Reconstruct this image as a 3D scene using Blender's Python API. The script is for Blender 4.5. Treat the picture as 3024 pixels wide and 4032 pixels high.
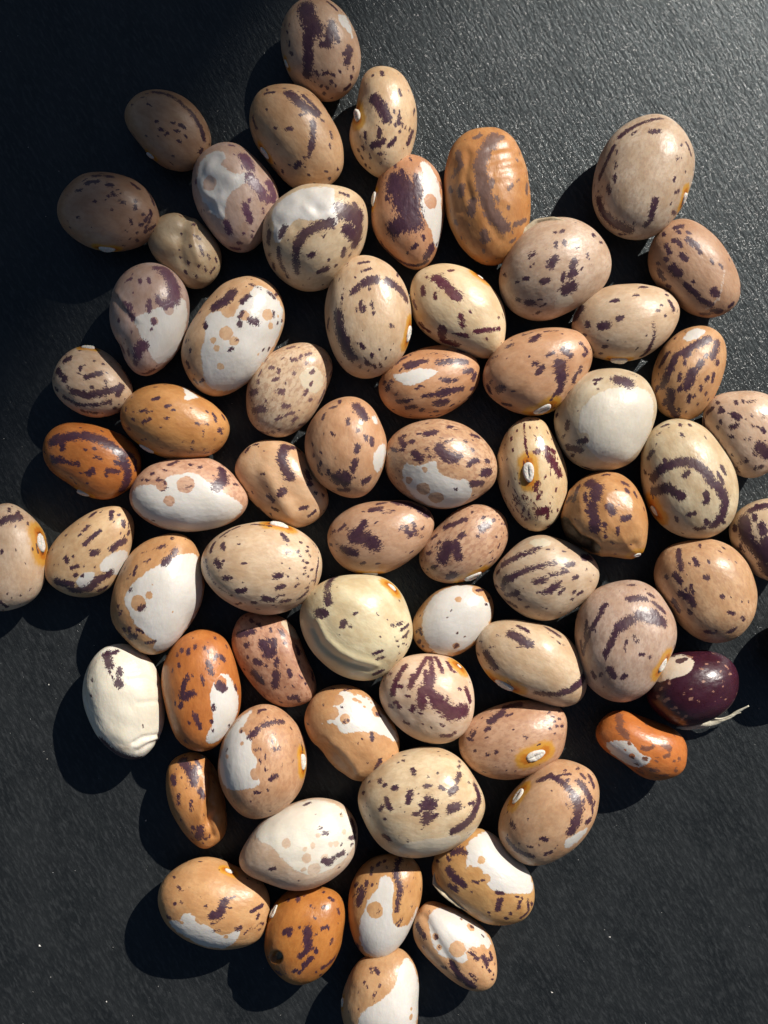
import bpy, math, random
import numpy as np
from mathutils import Vector, Matrix

for o in list(bpy.data.objects):
    bpy.data.objects.remove(o)
scene = bpy.context.scene
C = scene.collection

# ---------------------------------------------------------------- camera
K = 0.07e-3 / 1.8228            # metres on the slate per photograph pixel (a bean is about 17 mm long)
D = 0.185                       # lens height above the slate
PW, PH = 3024.0, 4032.0
cam_d = bpy.data.cameras.new("camera")
cam = bpy.data.objects.new("camera", cam_d)
C.objects.link(cam)
cam.location = (0, 0, D)
cam_d.sensor_fit = 'VERTICAL'
cam_d.angle = 2 * math.atan(PH * K / 2 / D)
cam_d.clip_start = 0.005
cam_d.clip_end = 50
scene.camera = cam
scene.render.resolution_x, scene.render.resolution_y = 768, 1024

# ---------------------------------------------------------------- light
SUN_EL, SUN_AZ = 36.5, 47.0     # azimuth counted from +x towards +y (the picture's up)
el, az = math.radians(SUN_EL), math.radians(SUN_AZ)
SUN = Vector((math.cos(el) * math.cos(az), math.cos(el) * math.sin(az), math.sin(el)))
world = bpy.data.worlds.new("World")
scene.world = world
world.use_nodes = True
wn = world.node_tree.nodes
wl = world.node_tree.links
wn.clear()
sky = wn.new('ShaderNodeTexSky')
sky.sky_type = 'NISHITA'
sky.sun_disc = False
sky.sun_elevation = el
sky.sun_rotation = math.radians(90 - SUN_AZ)
bg = wn.new('ShaderNodeBackground')
bg.inputs['Strength'].default_value = 0.035
wo = wn.new('ShaderNodeOutputWorld')
wl.new(sky.outputs[0], bg.inputs[0])
wl.new(bg.outputs[0], wo.inputs[0])
sun_d = bpy.data.lights.new("sun", 'SUN')
sun_d.energy = 5.0
sun_d.angle = math.radians(0.53)
sun_d.color = (1.0, 0.94, 0.86)
sun = bpy.data.objects.new("sun", sun_d)
C.objects.link(sun)
sun.rotation_euler = SUN.to_track_quat('Z', 'Y').to_euler()
sun.location = SUN * 5
vs = scene.view_settings
vs.view_transform = 'Standard'
vs.look = 'None'
vs.gamma = 1
vs.use_curve_mapping = False
vs.exposure = 0.33


# ---------------------------------------------------------------- node helpers
class NT:
    def __init__(self, name):
        self.m = bpy.data.materials.new(name)
        self.m.use_nodes = True
        self.t = self.m.node_tree
        self.t.nodes.clear()

    def n(self, kind, **kw):
        nd = self.t.nodes.new(kind)
        for k, v in kw.items():
            if k.startswith('i_'):
                nd.inputs[k[2:].replace('_', ' ')].default_value = v
            else:
                setattr(nd, k, v)
        return nd

    def l(self, a, b):
        self.t.links.new(a, b)

    def math(self, op, a, b=None, clamp=False):
        nd = self.n('ShaderNodeMath', operation=op, use_clamp=clamp)
        for i, v in enumerate((a, b)):
            if v is None:
                continue
            if isinstance(v, (int, float)):
                nd.inputs[i].default_value = v
            else:
                self.l(v, nd.inputs[i])
        return nd.outputs[0]

    def ramp(self, v, lo, hi, a=0.0, b=1.0):
        nd = self.n('ShaderNodeMapRange', interpolation_type='SMOOTHSTEP')
        self.l(v, nd.inputs[0])
        for i, x in enumerate((lo, hi, a, b)):
            nd.inputs[i + 1].default_value = x
        return nd.outputs[0]

    def mix(self, f, a, b):
        nd = self.n('ShaderNodeMix', data_type='RGBA')
        if isinstance(f, (int, float)):
            nd.inputs[0].default_value = f
        else:
            self.l(f, nd.inputs[0])
        for s, v in ((6, a), (7, b)):
            if isinstance(v, tuple):
                nd.inputs[s].default_value = (*v, 1)
            else:
                self.l(v, nd.inputs[s])
        return nd.outputs[2]

    def attr(self, name):
        return self.n('ShaderNodeAttribute', attribute_name=name).outputs['Fac']

    def mapped(self, scale, rot=(0, 0, 0)):
        tc = self.n('ShaderNodeTexCoord')
        mp = self.n('ShaderNodeMapping', vector_type='TEXTURE')     # turn first, then stretch
        mp.inputs['Scale'].default_value = tuple(1.0 / s for s in scale)
        mp.inputs['Rotation'].default_value = rot
        self.l(tc.outputs['Object'], mp.inputs[0])
        return mp.outputs[0]

    def noise(self, vec, detail=2.0, rough=0.5, scale=1.0, out='Fac'):
        nd = self.n('ShaderNodeTexNoise')
        nd.inputs['Scale'].default_value = scale
        nd.inputs['Detail'].default_value = detail
        nd.inputs['Roughness'].default_value = rough
        self.l(vec, nd.inputs['Vector'])
        return nd.outputs[out]

    def out(self, bsdf):
        o = self.n('ShaderNodeOutputMaterial')
        self.l(bsdf.outputs[0], o.inputs[0])
        return self.m


def set_in(nd, **kw):
    for k, v in kw.items():
        nd.inputs[k.replace('_', ' ')].default_value = v


# ---------------------------------------------------------------- mesh helper
def mesh_object(name, verts, faces, mat, parent=None, smooth=True):
    me = bpy.data.meshes.new(name)
    me.from_pydata([tuple(v) for v in verts], [], [tuple(f) for f in faces])
    me.update()
    if smooth:
        me.polygons.foreach_set('use_smooth', [True] * len(me.polygons))
    me.materials.append(mat)
    o = bpy.data.objects.new(name, me)
    C.objects.link(o)
    if parent is not None:
        o.parent = parent
    return o


# ---------------------------------------------------------------- the setting
def slate_material():
    t = NT('slate')
    rot = (0, 0, math.radians(-60))
    v = t.mapped((1 / 0.0016, 1 / 0.00050, 600), rot)
    grain = t.noise(v, 5, 0.62)
    v2 = t.mapped((1 / 0.012, 1 / 0.006, 50), rot)
    broad = t.noise(v2, 3, 0.55)
    v3 = t.mapped((6500, 6500, 6500))
    fine = t.noise(v3, 3, 0.7)
    vor = t.n('ShaderNodeTexVoronoi', feature='F1')
    vor.inputs['Scale'].default_value = 3800
    tc = t.n('ShaderNodeTexCoord')
    t.l(tc.outputs['Object'], vor.inputs['Vector'])
    sep = t.n('ShaderNodeSeparateColor')
    t.l(vor.outputs['Color'], sep.inputs[0])
    cell = sep.outputs[0]
    col = t.mix(t.ramp(broad, 0.3, 0.7), (0.0090, 0.0098, 0.0102), (0.0165, 0.0175, 0.0180))
    col = t.mix(t.ramp(grain, 0.45, 0.70, 0, 0.9), col, (0.030, 0.0315, 0.0325))
    p = t.n('ShaderNodeBsdfPrincipled')
    t.l(col, p.inputs['Base Color'])
    rg = t.ramp(t.math('ADD', t.math('MULTIPLY', grain, 0.5), t.math('MULTIPLY', cell, 0.5)), 0.2, 0.9, 0.33, 0.50)
    t.l(rg, p.inputs['Roughness'])
    p.inputs['Specular IOR Level'].default_value = 0.42
    h = t.math('ADD', t.math('MULTIPLY', grain, 1.0), t.math('MULTIPLY', fine, 0.22))
    h = t.math('ADD', h, t.math('MULTIPLY', cell, 0.06))
    h = t.math('ADD', h, t.math('MULTIPLY', broad, 1.0))
    b = t.n('ShaderNodeBump')
    b.inputs['Strength'].default_value = 1.0
    b.inputs['Distance'].default_value = 0.000095
    t.l(h, b.inputs['Height'])
    t.l(b.outputs[0], p.inputs['Normal'])
    # mica flakes: each tiny cell mirrors the light its own way
    geo = t.n('ShaderNodeNewGeometry')
    vor2 = t.n('ShaderNodeTexVoronoi', feature='F1')
    vor2.inputs['Scale'].default_value = 6000
    t.l(tc.outputs['Object'], vor2.inputs['Vector'])
    sub = t.n('ShaderNodeVectorMath', operation='SUBTRACT')
    t.l(vor2.outputs['Color'], sub.inputs[0])
    sub.inputs[1].default_value = (0.5, 0.5, 0.5)
    mul = t.n('ShaderNodeVectorMath', operation='MULTIPLY')
    t.l(sub.outputs[0], mul.inputs[0])
    mul.inputs[1].default_value = (0.56, 0.56, 0.0)
    add = t.n('ShaderNodeVectorMath', operation='ADD')
    t.l(mul.outputs[0], add.inputs[0])
    t.l(b.outputs[0], add.inputs[1])
    nor = t.n('ShaderNodeVectorMath', operation='NORMALIZE')
    t.l(add.outputs[0], nor.inputs[0])
    t.l(nor.outputs[0], p.inputs['Coat Normal'])
    set_in(p, Coat_Weight=0.22, Coat_Roughness=0.13)
    p.inputs['Coat Tint'].default_value = (0.88, 0.97, 1.0, 1)
    p.inputs['Specular Tint'].default_value = (0.82, 0.95, 1.0, 1)
    return t.out(p)


def plain_material(name, a, b, scale, rough=0.7):
    t = NT(name)
    n = t.noise(t.mapped((scale,) * 3), 4, 0.6)
    p = t.n('ShaderNodeBsdfPrincipled')
    t.l(t.mix(t.ramp(n, 0.3, 0.7), a, b), p.inputs['Base Color'])
    p.inputs['Roughness'].default_value = rough
    bp = t.n('ShaderNodeBump')
    bp.inputs['Strength'].default_value = 0.5
    bp.inputs['Distance'].default_value = 0.3 / scale
    t.l(n, bp.inputs['Height'])
    t.l(bp.outputs[0], p.inputs['Normal'])
    return t.out(p)


def box(x0, x1, y0, y1, z0, z1):
    v = [(x, y, z) for z in (z0, z1) for y in (y0, y1) for x in (x0, x1)]
    f = [(0, 2, 3, 1), (4, 5, 7, 6), (0, 1, 5, 4), (2, 6, 7, 3), (0, 4, 6, 2), (1, 3, 7, 5)]
    return v, f


M_SLATE = slate_material()
slab = mesh_object('slate_board', *box(-0.21, 0.21, -0.24, 0.24, -0.009, 0.0), M_SLATE, smooth=False)
slab['kind'] = 'structure'
slab['label'] = 'dark grey slate board with fine diagonal grain under the beans'
M_GROUND = plain_material('dark_ground', (0.045, 0.043, 0.040), (0.07, 0.066, 0.06), 60)
gnd = mesh_object('ground', *box(-4, 4, -4, 4, -0.06, -0.009), M_GROUND, smooth=False)
gnd['kind'] = 'structure'
# unseen panel added towards the sun to throw soft shade over one slate corner
M_SHADE_PANEL = plain_material('shade_panel_mat', (0.30, 0.28, 0.25), (0.38, 0.36, 0.32), 25)


def build_shade_panel():
    u2w = lambda x, y: Vector(((x - 829.5) * 0.07e-3, -(y - 1106) * 0.07e-3, 0))
    hd = Vector((math.cos(az), math.sin(az), 0))
    left = Vector((-hd.y, hd.x, 0))
    v, f = box(0, 2.6, 0, 0.12, -0.009, 3.8)
    # the near edge leans out towards its top to set the shade line's angle
    lean = math.tan(math.radians(SHADE_LEAN)) / math.tan(el)
    z0 = SHADE_DIST * math.tan(el)
    v = [(x - lean * (z - z0) if x == 0 else x, y, z) for x, y, z in v]
    w = mesh_object('shade_panel', v, f, M_SHADE_PANEL, smooth=False)
    w.location = u2w(*SHADE_POINT) + hd * SHADE_DIST
    w.rotation_euler = (0, 0, math.atan2(left.y, left.x))
    w['kind'] = 'structure'


SHADE_POINT = (500, 435)
SHADE_DIST = 2.9
SHADE_LEAN = 8.0
build_shade_panel()

# ---------------------------------------------------------------- beans: helpers
CROPS = {'A': (200, 0, 1400), 'B': (1400, 200, 1624), 'C': (0, 1000, 1500), 'D': (1200, 1200, 1824),
         'E': (0, 1900, 1500), 'F': (1400, 1900, 1624), 'G': (300, 2700, 1400), 'H': (1200, 2800, 1400),
         'U': (0, 0, 3024)}
rng = np.random.default_rng(7)


def to_px(crop, p):
    x0, y0, w = CROPS[crop]
    s = w / 1659.0
    return np.asarray(p, float).reshape(-1, 2) * s + (x0, y0)


def px_world(px, z):
    f = K * (D - z) / D
    return np.stack([(px[:, 0] - PW / 2) * f, -(px[:, 1] - PH / 2) * f], 1)


def world_px(P):
    f = K * (D - P[:, 2]) / D
    return np.stack([P[:, 0] / f + PW / 2, -P[:, 1] / f + PH / 2], 1)


def nums(s):
    return [float(a) for a in s.split()]


def groups(s):
    return [nums(g) for g in s.split(';') if g.strip()]


def cube_sphere(n):
    a = np.tan(np.linspace(-math.pi / 4, math.pi / 4, n + 1))
    u, v = np.meshgrid(a, a, indexing='ij')
    o = np.ones_like(u)
    pts, quads, base = [], [], 0
    for ax in ((u, v, o), (v, u, -o), (o, u, v), (-o, v, u), (v, o, u), (u, -o, v)):
        pts.append(np.stack(ax, -1).reshape(-1, 3))
        i = np.arange((n + 1) * (n + 1)).reshape(n + 1, n + 1)
        quads.append(np.stack([i[:-1, :-1], i[1:, :-1], i[1:, 1:], i[:-1, 1:]], -1).reshape(-1, 4) + base)
        base += (n + 1) ** 2
    pts = np.concatenate(pts)
    quads = np.concatenate(quads)
    pts /= np.linalg.norm(pts, axis=1)[:, None]
    key = np.round(pts * 1e5).astype(np.int64)
    _, first, inv = np.unique(key, axis=0, return_index=True, return_inverse=True)
    return pts[first], inv.reshape(-1)[quads]


SPH, QUADS = cube_sphere(50)
tz = SPH[:, 2] - 0.2 * (1 - SPH[:, 2] ** 2)          # more points on the upper side
hxy = np.sqrt(np.maximum(1 - tz ** 2, 0)) / np.maximum(np.hypot(SPH[:, 0], SPH[:, 1]), 1e-9)
SPH = np.stack([SPH[:, 0] * hxy, SPH[:, 1] * hxy, tz], 1)


def sines(P, wl, seed, n=10):
    """smooth random field, roughly -1..1, wavelength wl (m)"""
    r = np.random.default_rng(seed)
    out = np.zeros(len(P))
    for i in range(n):
        d = r.normal(size=3)
        d /= np.linalg.norm(d)
        out += np.sin(P @ d * (2 * math.pi / (wl * r.uniform(0.7, 1.4))) + r.uniform(0, 6.28))
    return out / math.sqrt(n)


def seg_dist(P, A, B):
    d = np.full(len(P), 1e9, np.float32)
    AB = B - A
    L = max(float((AB ** 2).sum()), 1e-18)
    t = np.clip(((P - A) @ AB) / L, 0, 1)
    return np.linalg.norm(P - (A + t[:, None] * AB), axis=1)


def poly_sdf(q, poly):
    """signed distance (px), positive inside"""
    a = poly
    b = np.roll(poly, -1, 0)
    best = np.full(len(q), 1e9)
    inside = np.zeros(len(q), bool)
    for (x0, y0), (x1, y1) in zip(a, b):
        e = np.array([x1 - x0, y1 - y0])
        w = q - (x0, y0)
        t = np.clip(w @ e / max(e @ e, 1e-9), 0, 1)
        best = np.minimum(best, np.linalg.norm(w - t[:, None] * e, axis=1))
        c = (y0 > q[:, 1]) != (y1 > q[:, 1])
        with np.errstate(divide='ignore', invalid='ignore'):
            inside ^= c & (q[:, 0] < (x1 - x0) * (q[:, 1] - y0) / (y1 - y0 + 1e-12) + x0)
    return np.where(inside, best, -best)


def smooth_poly(p, it=2):
    for _ in range(it):
        n = np.roll(p, -1, 0)
        p = np.stack([0.75 * p + 0.25 * n, 0.25 * p + 0.75 * n], 1).reshape(-1, 2)
    return p


TINT = dict(beige=(0.50, 0.375, 0.255), tan=(0.47, 0.29, 0.165), pink=(0.45, 0.30, 0.19), orange=(0.48, 0.235, 0.085),
            deep=(0.46, 0.175, 0.045), cream=(0.60, 0.52, 0.37), grey=(0.43, 0.335, 0.245), brown=(0.38, 0.235, 0.145),
            peach=(0.53, 0.355, 0.20), plum=(0.050, 0.012, 0.024))
PURPLE = (0.045, 0.018, 0.030)
MAROON = (0.075, 0.014, 0.026)
FADED = (0.13, 0.075, 0.060)
WHITE = (0.60, 0.575, 0.54)
HALO_N = 0


def coat_material(name, tint, mark, white, mott, gloss):
    t = NT(name)
    p = t.n('ShaderNodeBsdfPrincipled')
    v_low = t.mapped((260, 380, 380))
    low = t.noise(v_low, 3, 0.55)
    v_m = t.mapped((1200, 1900, 1900))
    mid = t.noise(v_m, 4, 0.6)
    v_j = t.mapped((2200, 5600, 5600))
    jag = t.noise(v_j, 4, 0.75)
    v_f = t.mapped((7000,) * 3)
    fine = t.noise(v_f, 2, 0.6)
    r, g, b = tint
    light = (min(r * 1.12, 0.8), min(g * 1.15, 0.75), min(b * 1.20, 0.7))
    dark = (r * 0.90, g * 0.83, b * 0.77)
    col = t.mix(t.ramp(low, 0.32, 0.68), dark, light)
    # clouded darker mottling of the skin
    mm = t.math('MULTIPLY', t.ramp(mid, 0.46, 0.60), mott)
    col = t.mix(mm, col, (r * 0.72, g * 0.60, b * 0.58))
    # pinprick pores
    col = t.mix(t.ramp(fine, 0.66, 0.74, 0, 0.45), col, (r * 0.55, g * 0.42, b * 0.36))
    # yellow-orange ring round the eye
    halo = t.attr('halo')
    hn = t.math('ADD', halo, t.math('MULTIPLY', t.math('SUBTRACT', mid, 0.5), 0.5))
    col = t.mix(t.ramp(hn, 0.0, 0.38, 0, 0.88), col, (0.52, 0.25, 0.020))
    col = t.mix(t.ramp(hn, 0.45, 0.72, 0, 0.85), col, (0.42, 0.125, 0.008))
    col = t.mix(t.ramp(hn, 0.78, 0.92, 0, 0.85), col, (0.16, 0.035, 0.008))
    # white patches, with the skin colour coming back in round spots
    jn = t.math('SUBTRACT', jag, 0.5)
    mn = t.math('SUBTRACT', mid, 0.5)
    wv = t.math('ADD', t.attr('white'), t.math('ADD', t.math('MULTIPLY', mn, 0.9), t.math('MULTIPLY', jn, 0.35)))
    wm = t.ramp(wv, -0.08, 0.09)
    wcol = t.mix(t.ramp(low, 0.3, 0.7), (white[0] * 0.94, white[1] * 0.92, white[2] * 0.88), white)
    before = col
    col = t.mix(wm, col, wcol)
    dv = t.math('ADD', t.attr('spot'), t.math('MULTIPLY', mn, 0.65))
    col = t.mix(t.math('MULTIPLY', t.ramp(dv, -0.04, 0.05), 0.93), col, before)
    # purple streaks and flecks with ragged edges and small skin-coloured breaks in them
    mv = t.math('ADD', t.attr('streak'), t.math('MULTIPLY', jn, 1.25))
    mv = t.math('ADD', mv, t.math('ADD', t.math('MULTIPLY', mn, 0.55), 0.02))
    mk = t.ramp(mv, -0.03, 0.015)
    br = t.ramp(fine, 0.66, 0.76, 1.0, 0.6)
    mk = t.math('MULTIPLY', mk, br)
    mcol = t.mix(t.ramp(mid, 0.35, 0.7), mark, (mark[0] * 1.3, mark[1] * 1.3, mark[2] * 1.3))
    col = t.mix(t.math('MULTIPLY', mk, t.ramp(low, 0.3, 0.6, 0.92, 1.0)), col, mcol)
    # rot and insect damage
    dm = t.math('ADD', t.attr('rot'), t.math('MULTIPLY', mn, 0.5))
    col = t.mix(t.ramp(dm, -0.55, 0.0, 0, 0.8), col, (0.22, 0.085, 0.015))
    col = t.mix(t.ramp(dm, -0.05, 0.16), col, t.mix(t.ramp(jag, 0.4, 0.65), (0.012, 0.009, 0.006), (0.06, 0.035, 0.015)))
    t.l(col, p.inputs['Base Color'])
    rg = t.ramp(t.math('ADD', t.math('MULTIPLY', mid, 0.6), t.math('MULTIPLY', fine, 0.4)), 0.25, 0.75, gloss - 0.06, gloss + 0.10)
    t.l(rg, p.inputs['Roughness'])
    set_in(p, Specular_IOR_Level=0.5, Subsurface_Weight=0.16, Subsurface_Scale=0.0011)
    p.inputs['Subsurface Radius'].default_value = (1.0, 0.42, 0.18)
    h = t.math('ADD', t.math('MULTIPLY', t.noise(t.mapped((700, 1000, 1000)), 2, 0.5), 1.6), t.math('MULTIPLY', mid, 0.55))
    h = t.math('ADD', h, t.math('MULTIPLY', fine, 0.13))
    h = t.math('ADD', h, t.math('MULTIPLY', wm, 0.22))
    bp = t.n('ShaderNodeBump')
    bp.inputs['Strength'].default_value = 1.0
    bp.inputs['Distance'].default_value = 0.000050
    t.l(h, bp.inputs['Height'])
    t.l(bp.outputs[0], p.inputs['Normal'])
    return t.out(p)


def hilum_material():
    t = NT('white_hilum')
    p = t.n('ShaderNodeBsdfPrincipled')
    n = t.noise(t.mapped((5200,) * 3), 4, 0.7)
    col = t.mix(t.ramp(n, 0.3, 0.7), (0.50, 0.45, 0.38), (0.70, 0.67, 0.62))
    t.l(col, p.inputs['Base Color'])
    set_in(p, Roughness=0.75, Subsurface_Weight=0.2, Subsurface_Scale=0.0006)
    b = t.n('ShaderNodeBump')
    b.inputs['Strength'].default_value = 0.8
    b.inputs['Distance'].default_value = 0.00006
    t.l(n, b.inputs['Height'])
    t.l(b.outputs[0], p.inputs['Normal'])
    return t.out(p)


M_HILUM = hilum_material()
M_SKIN = plain_material('dry_seed_skin', (0.42, 0.33, 0.20), (0.58, 0.50, 0.36), 900, 0.5)
M_STRAND = plain_material('dry_stalk', (0.50, 0.46, 0.34), (0.64, 0.60, 0.48), 1500, 0.7)
BEANS = []


def tok(crop, g):
    p = g.split()
    if p[0].isalpha():
        return p[0], [float(k) for k in p[1:]]
    return crop, [float(k) for k in p]


def bean(crop, outline, marks, tint, label, white='', spots='', hil=None, halo=0.0, specks=26, feat='', thick=0.87,
         mark=PURPLE, mott=0.25, gloss=0.36, wr=0.0, rot='', wcol=WHITE, flap=None, strand=None, box_e=0.90, rim=None, wwr=0.0):
    seed = len(BEANS) + 11
    r = np.random.default_rng(seed)
    sc = CROPS[crop][2] / 1659.0                     # photo px per crop px
    mm = sc * K * 1000                               # millimetres per crop px
    op = to_px(*tok(crop, outline))
    # principal axes of the outline
    w0 = px_world(op, 0.006)
    dense = smooth_poly(w0, 3)
    c = (dense.max(0) + dense.min(0)) / 2
    area = 0.5 * np.sum(dense[:, 0] * np.roll(dense[:, 1], -1) - np.roll(dense[:, 0], -1) * dense[:, 1])
    q = dense - dense.mean(0)
    ew, ev = np.linalg.eigh(q.T @ q)
    ax = ev[:, 1]
    ang = math.atan2(ax[1], ax[0])
    R = np.array([[math.cos(ang), math.sin(ang)], [-math.sin(ang), math.cos(ang)]])   # world -> local
    loc = q @ R.T
    half = (loc.max(0) - loc.min(0)) / 2
    T = 2 * half[1] * thick                          # full thickness
    zc = T / 2
    w0 = px_world(op, zc)
    dense = smooth_poly(w0, 1)
    loc = (dense - dense.mean(0)) @ R.T
    mid = (loc.max(0) + loc.min(0)) / 2
    cen = dense.mean(0) + mid @ R
    loc = (smooth_poly(w0, 2) - cen) @ R.T
    a, b = (loc.max(0) - loc.min(0)) / 2
    th = np.arctan2(loc[:, 1] / b, loc[:, 0] / a)
    rho = np.hypot(loc[:, 0] / a, loc[:, 1] / b)
    KH = 6
    basis = lambda t_: np.stack([np.ones_like(t_)] + [f(k * t_) for k in range(1, KH + 1) for f in (np.cos, np.sin)], 1)
    Bm = basis(th)
    reg = np.diag([0] + [0.004 * k ** 3 for k in range(1, KH + 1) for _ in (0, 1)])
    coef = np.linalg.solve(Bm.T @ Bm + reg, Bm.T @ rho)
    rho_f = lambda t_: basis(t_) @ coef * 1.028
    # surface points in local coordinates
    hr = np.hypot(SPH[:, 0], SPH[:, 1])
    tt = np.arctan2(SPH[:, 1], SPH[:, 0])
    s = hr ** box_e
    zz = np.sign(SPH[:, 2]) * np.abs(SPH[:, 2]) ** 1.0
    g = s ** 1.5
    rr = s * (1 + (rho_f(tt) - 1) * g)
    X = np.stack([a * rr * np.cos(tt), b * rr * np.sin(tt), zc * zz], 1)
    nrm = np.stack([X[:, 0] / a ** 2, X[:, 1] / b ** 2, X[:, 2] / zc ** 2], 1)
    nrm /= np.maximum(np.linalg.norm(nrm, axis=1), 1e-9)[:, None]
    # soft lumps everywhere, stronger folds where the skin is crumpled
    X = X + nrm * (sines(X, 0.011, seed) * 0.00017 + sines(X, 0.0042, seed + 500) * 0.000028)[:, None]
    Rz = np.array([[R[0, 0], R[1, 0], 0], [R[0, 1], R[1, 1], 0], [0, 0, 1]])          # local -> world
    base = np.array([cen[0], cen[1], zc])
    W = X @ Rz.T + base
    px = world_px(W)
    up = W[:, 2] > zc - 0.15 * zc
    whitef = np.full(len(X), -3.0)
    for gr in white.split(';'):
        if gr.strip():
            pl = smooth_poly(to_px(crop, nums(gr)), 2)
            whitef = np.maximum(whitef, poly_sdf(px, pl) * K * 1000)
    disp = np.zeros(len(X))
    for f in [x for x in feat.split(';') if x.strip()]:
        kind, *rest = f.split()
        v = [float(k) for k in rest]
        if kind == 'd':                              # dent: x y radius depth(mm)
            cpx = to_px(crop, v[:2])[0]
            d2 = np.linalg.norm(px - cpx, axis=1) / (v[2] * sc)
            disp -= np.where(up, np.exp(-d2 ** 2) * v[3] * 1e-3, 0)
        elif kind == 'h':                            # hole: x y radius depth(mm), steep sides
            cpx = to_px(crop, v[:2])[0]
            d2 = np.linalg.norm(px - cpx, axis=1) / (v[2] * sc)
            disp -= np.where(up, v[3] * 1e-3 / (1 + np.exp((d2 - 1) * 16)), 0)
        elif kind == 'g':                            # groove: width depth(mm) polyline
            pl = to_px(crop, v[2:])
            dd = np.full(len(px), 1e9)
            for i in range(len(pl) - 1):
                dd = np.minimum(dd, seg_dist(px, pl[i], pl[i + 1]))
            disp -= np.where(up, np.exp(-(dd / (v[0] * sc)) ** 2) * v[1] * 1e-3, 0)
    if wr:
        wz = np.abs(sines(W * np.array([1, 1, 0.6]), 0.0050, seed + 900)) ** 0.7
        disp -= wr * 1e-3 * (wz - 0.5)
    if wwr:
        wz = sines(W, 0.0026, seed + 901, 14)
        disp += wwr * 1e-3 * wz * np.clip(whitef * 1.2 + 0.3, 0, 1)
    X = X + nrm * disp[:, None]
    X[:, 2] -= X[:, 2].min()
    base[2] = 0.0
    W = X @ Rz.T + base
    zc0 = zc

    def surface(p_px, inset=0.995):
        """photo pixels -> points on the upper skin (world), and normals"""
        z = np.full(len(p_px), zc0 * 1.7)
        for _ in range(5):
            xy = px_world2(p_px, z)
            l = (xy - cen) @ R.T
            t_ = np.arctan2(l[:, 1] / b, l[:, 0] / a)
            q_ = np.hypot(l[:, 0] / a, l[:, 1] / b)
            lim = rho_f(t_) * inset
            k_ = np.minimum(1, lim / np.maximum(q_, 1e-9))
            sx = np.clip(q_ * k_ / rho_f(t_), 0, 0.9999) ** (1 / box_e)
            z = zc0 * (1 + np.sqrt(1 - sx ** 2))
        l = l * k_[:, None]
        P = np.concatenate([l @ R, z[:, None]], 1)
        P[:, :2] += cen
        nl = np.stack([l[:, 0] / a ** 2, l[:, 1] / b ** 2, (z - zc0) / zc0 ** 2], 1)
        nl /= np.linalg.norm(nl, axis=1)[:, None]
        return P, nl @ Rz.T

    def px_world2(p_px, z):
        f = K * (D - z) / D
        return np.stack([(p_px[:, 0] - PW / 2) * f, -(p_px[:, 1] - PH / 2) * f], 1)

    W32 = W
    streak = np.full(len(X), -3.0)
    for g_ in [x for x in marks.split(';') if x.strip()]:
        mc, m_ = tok(crop, g_)
        w = m_[0] * CROPS[mc][2] / 1659.0 * K * 1000 * 0.57
        pts = to_px(mc, m_[1:])
        if len(pts) == 1:                            # a short fleck lying along the bean
            dr = np.array([math.cos(ang), -math.sin(ang)])
            aa = r.uniform(-0.5, 0.5)
            dr = np.array([dr[0] * math.cos(aa) - dr[1] * math.sin(aa), dr[0] * math.sin(aa) + dr[1] * math.cos(aa)])
            e = dr * m_[0] * sc * r.uniform(0.15, 0.5)
            pts = np.array([pts[0] - e, pts[0] + e])
        fine_ = [pts[0]]
        for i in range(len(pts) - 1):
            nseg = max(1, int(np.linalg.norm(pts[i + 1] - pts[i]) / 45))
            for j in range(1, nseg + 1):
                fine_.append(pts[i] + (pts[i + 1] - pts[i]) * j / nseg)
        P, _ = surface(np.array(fine_))
        for i in range(len(P) - 1):
            streak = np.maximum(streak, (w - seg_dist(W32, P[i], P[i + 1]) * 1000) * 0.46 / (w + 0.13))
    # small flecks all over, also underneath; none in the white
    fl = np.full(len(X), -3.0)
    for i in range(int(specks * 1.9)):
        j = r.integers(len(X))
        d = r.normal(size=3) * 0.35 + np.array([ax[0], ax[1], 0]) * r.choice([-1, 1])
        d /= np.linalg.norm(d)
        ln = r.uniform(0.1, 0.9) * 1e-3
        w = r.uniform(0.06, 0.15)
        fl = np.maximum(fl, (w - seg_dist(W32, W[j] - d * ln / 2, W[j] + d * ln / 2) * 1000) * 0.46 / (w + 0.10))
    under = r.integers(4, 8)
    lowi = np.where(W[:, 2] < zc0 * 0.55)[0]
    for i in range(under):
        j = r.choice(lowi)
        d = r.normal(size=3)
        d[2] *= 0.3
        d /= np.linalg.norm(d)
        ln = r.uniform(0.8, 3.0) * 1e-3
        fl = np.maximum(fl, r.uniform(0.2, 0.6) - seg_dist(W32, W[j] - d * ln / 2, W[j] + d * ln / 2) * 1000)
    fl = np.where(whitef > -0.15, -3, fl)
    streak = np.maximum(streak, fl)
    spot = np.full(len(X), -3.0)
    for g_ in groups(spots):
        P, _ = surface(to_px(crop, g_[:2]))
        spot = np.maximum(spot, g_[2] * mm - np.linalg.norm(W - P[0], axis=1) * 1000)
    rotf = np.full(len(X), -3.0)
    if rot:
        for gr in rot.split(';'):
            pl = smooth_poly(to_px(crop, nums(gr)), 2)
            rotf = np.maximum(rotf, np.where(up, poly_sdf(px, pl) * K * 1000, -3))
    halof = np.full(len(X), -1.0)
    hp = None
    if hil:
        ends = to_px(*tok(crop, hil))
        hp, hn = surface(ends, 0.965)
        mp, mnrm = surface(ends.mean(0)[None], 0.965)
        near = np.argsort(((W - mp[0]) ** 2).sum(1))[:12]
        mp = mp + mnrm * max(((W[near] - mp[0]) @ mnrm[0]).max(), 0)
        if halo:
            hr_ = halo * mm * 1.2
            dd = seg_dist(W, hp[0], hp[1]) * 1000
            halof = 1.0 - dd / max(hr_, 0.01)
    has_parts = hil or flap or strand
    name = 'bean'
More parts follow.
